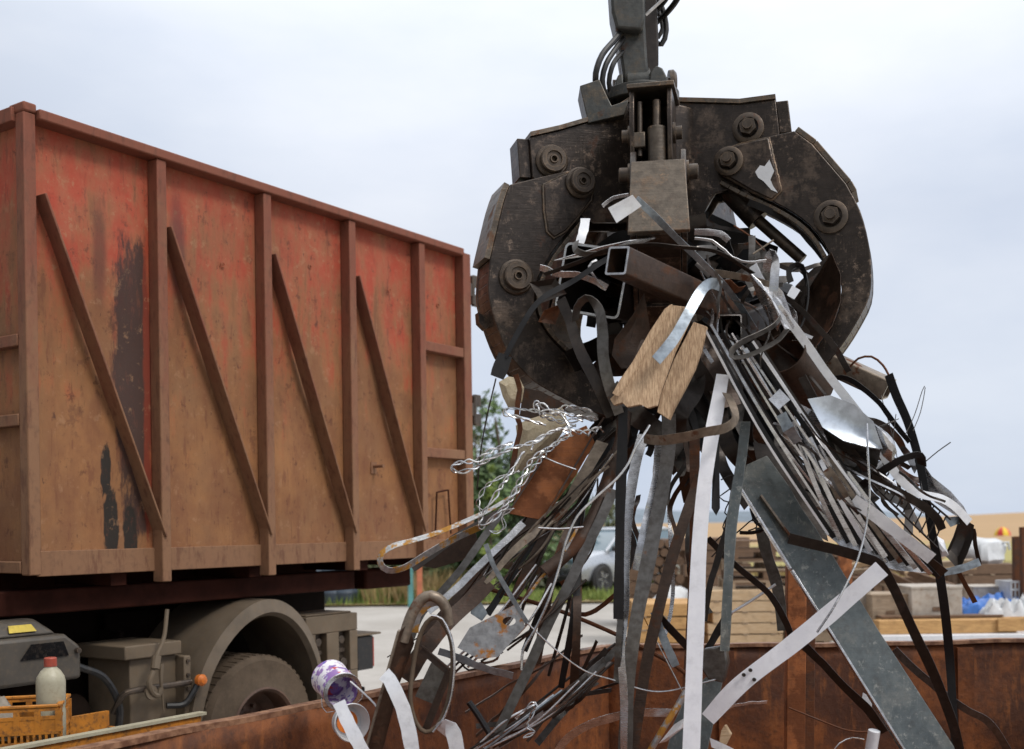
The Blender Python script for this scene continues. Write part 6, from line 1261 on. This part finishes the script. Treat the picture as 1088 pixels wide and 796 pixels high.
m = MB(); ps = pp('423,672,-.6 434,662,-.6 440,684,-.56 434,700,-.56 424,728,-.56 404,808,-.56 384,808,-.58 400,748,-.6'); m.prism(ps, (0.0, .012, 0)); bo = m.build('angle_beam', 'brown', origin=ps[0], bevel=.003); tag(bo, 'heavy brown angle beam leaning below the hooked pipe bend', 'steel beam')
m = MB(); a, b = pp('424,670,-.612 386,806,-.592'); m.bar(a, b, .008, .05, side=(0, 1, 0)); m.build('edge_flange', 'tan', bo, ps[0])
S('ochre inner liner strip curled inside the hooked pipe bend', 'ochre', 9, '440,672,-.5 444,654,-.5 456,642,-.5 468,640,-.5', 30)
S('dark brown strap running from the fan to the heavy beam', 'brown', 18, '520,618,-.4 498,640,-.42 474,662,-.46 449,692,-.5 430,722,-.5', 15, cr=.03)
W_('silver-rimmed rubber ring hanging beside the heavy beam', 'rubber', 5, '468,658,-.62 478,676,-.62 481,700,-.62 479,728,-.62 474,752,-.62 464,772,-.62 452,778,-.62 442,768,-.62 436,745,-.62 438,715,-.6 444,682,-.6 453,662,-.6 462,656,-.61 468,658,-.62', name='ring', cat='ring', n=12)
W_('bright thin ring band lying against the rubber ring', 'wire_silver', 2.6, '458,654,-.635 470,658,-.635 480,680,-.635 483,706,-.635 480,738,-.635 472,762,-.635 460,778,-.635', name='ring_band', cat='ring')
PL('grey-blue sheet offcut inside the rubber ring', 'dullgrey', '458,704,-.54 476,712,-.54 466,738,-.54 460,748,-.54 441,740,-.54', .003)
for a, b, lb in (('448,690,-.56', '477,714,-.58', 'upper brown angle iron inside the rubber ring'), ('477,714,-.58', '452,776,-.58', 'steep brown angle iron inside the rubber ring')):
    A, B = pp(a+' '+b); m = MB(); m.bar(A, B, .026, .006, side=(0, 1, 0)); m.bar(A+Vector((0, .004, .012)), B+Vector((0, .004, .012)), .004, .03, side=(0, 1, 0)); tag(m.build('angle_iron', 'brown', origin=A), lb, 'angle iron')
S('white strap bent over at the foot of the heavy beam', 'bright', 15, '408,716,-.64 414,722,-.66 420,734,-.67 428,752,-.67 434,775,-.67 440,808,-.67', 5, -5, kink=1, cr=.02)
S('white strap end lying over the clear tub', 'bright', 14, '360,746,-.68 368,764,-.69 378,784,-.7 390,808,-.7', 5, cr=.02)
S('short white strap end curling up at the bottom middle left', 'bright', 17, '468,778,-.62 475,772,-.64 482,780,-.65 487,806,-.65', 8, cr=.02)
W_('thin white wire running from the tin down the skip wall', 'bright', 2, '372,724,-.5 386,736,-.5 398,748,-.5 405,760,-.5', name='wire', cat='wire')
W_('stout dark blue rod leaning in the skip', 'black', 7, '498,746,-.4 508,760,-.4 524,786,-.4')
for i in range(10):
    o = i*7; W_('thin bright rod slanting low in the skip, %s' % ['lowest', 'second up', 'third up', 'fourth up', 'fifth up', 'sixth up', 'seventh up', 'eighth up', 'ninth up', 'highest'][i], ['silver', 'dark', 'wire_silver', 'bluegrey', 'dark', 'silver', 'dark', 'silver', 'brown', 'dark'][i], 2.6, '%f,%f,-.4 %f,%f,-.42 %f,%f,-.4' % (488+o*.6+rb.uniform(-8, 8), 806-o*.2, 535+o*.9, 770-o*.15+rb.uniform(-6, 6), 570+o*1.3, 748-o*.7), group='thin rods slanting low in the skip')
TW('twisted silver hook of wire above the low slanting rods', 'wire_silver', 2.2, '548,764,-.5 556,756,-.5 565,748,-.5 569,751,-.5 564,762,-.5 560,772,-.5 568,778,-.5 556,784,-.5', amp=.004)
S('long pale strap slanting along the bottom of the skip', 'bluegrey', 9, '505,812,-.3 532,790,-.3 560,772,-.3 590,750,-.28', 25)
S('dark strap crossing low from the skip wall to the hanging fan', 'dark', 8, '585,748,-.25 602,736,-.25 622,716,-.25 645,690,-.22', 25)
W_('thin bright loop of wire bowing along the bottom right', 'wire_silver', 1.5, '880,806,-.2 892,790,-.2 906,784,-.2 918,786,-.2', name='wire', cat='wire')
# --- the uncounted-looking thick of the tangle is still individual strips
rf_ = random.Random(21)
CW_ = {'dark': 'dark brown', 'black': 'black', 'brown': 'rusty brown', 'silver': 'silver', 'dullgrey': 'grey', 'tan': 'tan', 'rusty': 'rusty', 'bright': 'white'}
def tangle(n, cx, cy, rx, ry, d0, d1, mats, wr, label, group, ln=(40, 130), bend=40, ang=None, name='steel_strip'):
    for _ in range(n):
        a = rf_.uniform(0, 2*PI); rr = math.sqrt(rf_.random()); x, y = cx+rx*rr*math.cos(a), cy+ry*rr*math.sin(a); L = rf_.uniform(*ln); th = rf_.uniform(0, PI) if ang is None else R(rf_.gauss(*ang))
        dx, dy = math.cos(th)*L/2, math.sin(th)*L/2; d = rf_.uniform(d0, d1); b1, b2 = rf_.uniform(-bend, bend), rf_.uniform(-bend, bend)
        nx_, ny_ = -math.sin(th), math.cos(th); e = lambda: rf_.uniform(-.12, .12)
        pts = [(x-dx, y-dy, d+e()), (x-dx*.35+nx_*b1*.6, y-dy*.35+ny_*b1*.6, d+e()), (x+dx*.35+nx_*b2*.6, y+dy*.35+ny_*b2*.6, d+e()), (x+dx, y+dy, d+e())]
        mt = rf_.choice(mats); ww = rf_.uniform(*wr); sz = 'broad' if ww > (wr[0]+wr[1])/2 else 'narrow'; side = 'left' if x < cx-rx*.3 else ('right' if x > cx+rx*.3 else 'middle'); hi = 'upper' if y < cy else 'lower'
        S('%s %s %s, %s %s part' % (sz, CW_[mt], label, hi, side), mt, ww, ' '.join('%f,%f,%f' % p for p in pts), rf_.uniform(-50, 50), rf_.uniform(-60, 60), name=name, group=group, cr=.15)
tangle(40, 728, 322, 108, 85, .1, .6, ['dark', 'black', 'brown', 'dark', 'black'], (10, 30), 'strip jammed in the heap inside the claws', 'dark strips inside the claws')
tangle(14, 770, 320, 80, 55, -.25, .1, ['silver', 'dullgrey', 'dullgrey', 'tan', 'dark'], (3, 8), 'strip curled at the front of the clawed heap', 'shiny strips inside the claws', (30, 90), 22)
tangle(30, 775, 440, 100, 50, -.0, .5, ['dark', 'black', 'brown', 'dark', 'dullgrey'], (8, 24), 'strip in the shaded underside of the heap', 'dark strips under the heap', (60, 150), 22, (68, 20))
tangle(14, 655, 455, 50, 24, .2, .5, ['dark', 'black', 'brown', 'dullgrey', 'brown'], (5, 18), 'strip hanging below the left claw tip', 'dark strips under the left claw', (50, 95), 16, (118, 14))
tangle(14, 905, 500, 60, 45, -.25, .1, ['dark', 'silver', 'dullgrey', 'silver', 'brown'], (3, 9), 'strip in the slanting right side of the heap', 'thin strips right of the heap', (50, 130), 20, (48, 14))
tangle(8, 720, 560, 65, 60, -.1, .3, ['dark', 'dullgrey', 'brown', 'silver'], (3, 7), 'strip dangling among the hanging straps', 'thin strips among the hanging straps', (60, 150), 20, (97, 12))
tangle(9, 560, 745, 80, 30, -.35, -.2, ['dark', 'dullgrey', 'silver', 'brown'], (2.5, 6), 'strip lying low in the skip', 'thin strips low in the skip', (60, 150), 12, (142, 10))
tangle(12, 800, 350, 62, 55, -.42, -.25, ['silver', 'silver', 'dark', 'dullgrey'], (1.5, 3.5), 'sliver springing from the front of the heap', 'springy slivers in front of the heap', (40, 120), 16, (52, 22))
tangle(14, 905, 520, 70, 45, -.48, -.25, ['silver', 'dark', 'silver', 'dullgrey', 'dark'], (1.4, 3.5), 'sliver springing from the slanting bundle', 'springy slivers along the bundle', (60, 150), 14, (44, 12))
lq = random.Random(9)
for i in range(18):
    x0 = lq.uniform(565, 660); y0 = 480+(660-x0)*.95+lq.uniform(-10, 25); L = lq.uniform(90, 210); an = R(lq.gauss(126, 11)); x1, y1 = x0+math.cos(an)*L, y0+math.sin(an)*L; b = lq.uniform(-14, 14); d = lq.uniform(-.30, -.05); mt = ['silver', 'dark', 'brown', 'dullgrey', 'tan', 'dark'][i % 6]
    W_('%s springy thin rod in the left fan, reaching %s' % (CW_[mt], 'far down' if y1 > 660 else ('half way down' if y1 > 600 else 'only a short way down')), mt, lq.uniform(1.3, 3.2), '%f,%f,%f %f,%f,%f %f,%f,%f' % (x0, y0, d, (x0+x1)/2+b, (y0+y1)/2+b, d-.08, x1, y1, d), group='springy thin rods in the left fan', n=6)
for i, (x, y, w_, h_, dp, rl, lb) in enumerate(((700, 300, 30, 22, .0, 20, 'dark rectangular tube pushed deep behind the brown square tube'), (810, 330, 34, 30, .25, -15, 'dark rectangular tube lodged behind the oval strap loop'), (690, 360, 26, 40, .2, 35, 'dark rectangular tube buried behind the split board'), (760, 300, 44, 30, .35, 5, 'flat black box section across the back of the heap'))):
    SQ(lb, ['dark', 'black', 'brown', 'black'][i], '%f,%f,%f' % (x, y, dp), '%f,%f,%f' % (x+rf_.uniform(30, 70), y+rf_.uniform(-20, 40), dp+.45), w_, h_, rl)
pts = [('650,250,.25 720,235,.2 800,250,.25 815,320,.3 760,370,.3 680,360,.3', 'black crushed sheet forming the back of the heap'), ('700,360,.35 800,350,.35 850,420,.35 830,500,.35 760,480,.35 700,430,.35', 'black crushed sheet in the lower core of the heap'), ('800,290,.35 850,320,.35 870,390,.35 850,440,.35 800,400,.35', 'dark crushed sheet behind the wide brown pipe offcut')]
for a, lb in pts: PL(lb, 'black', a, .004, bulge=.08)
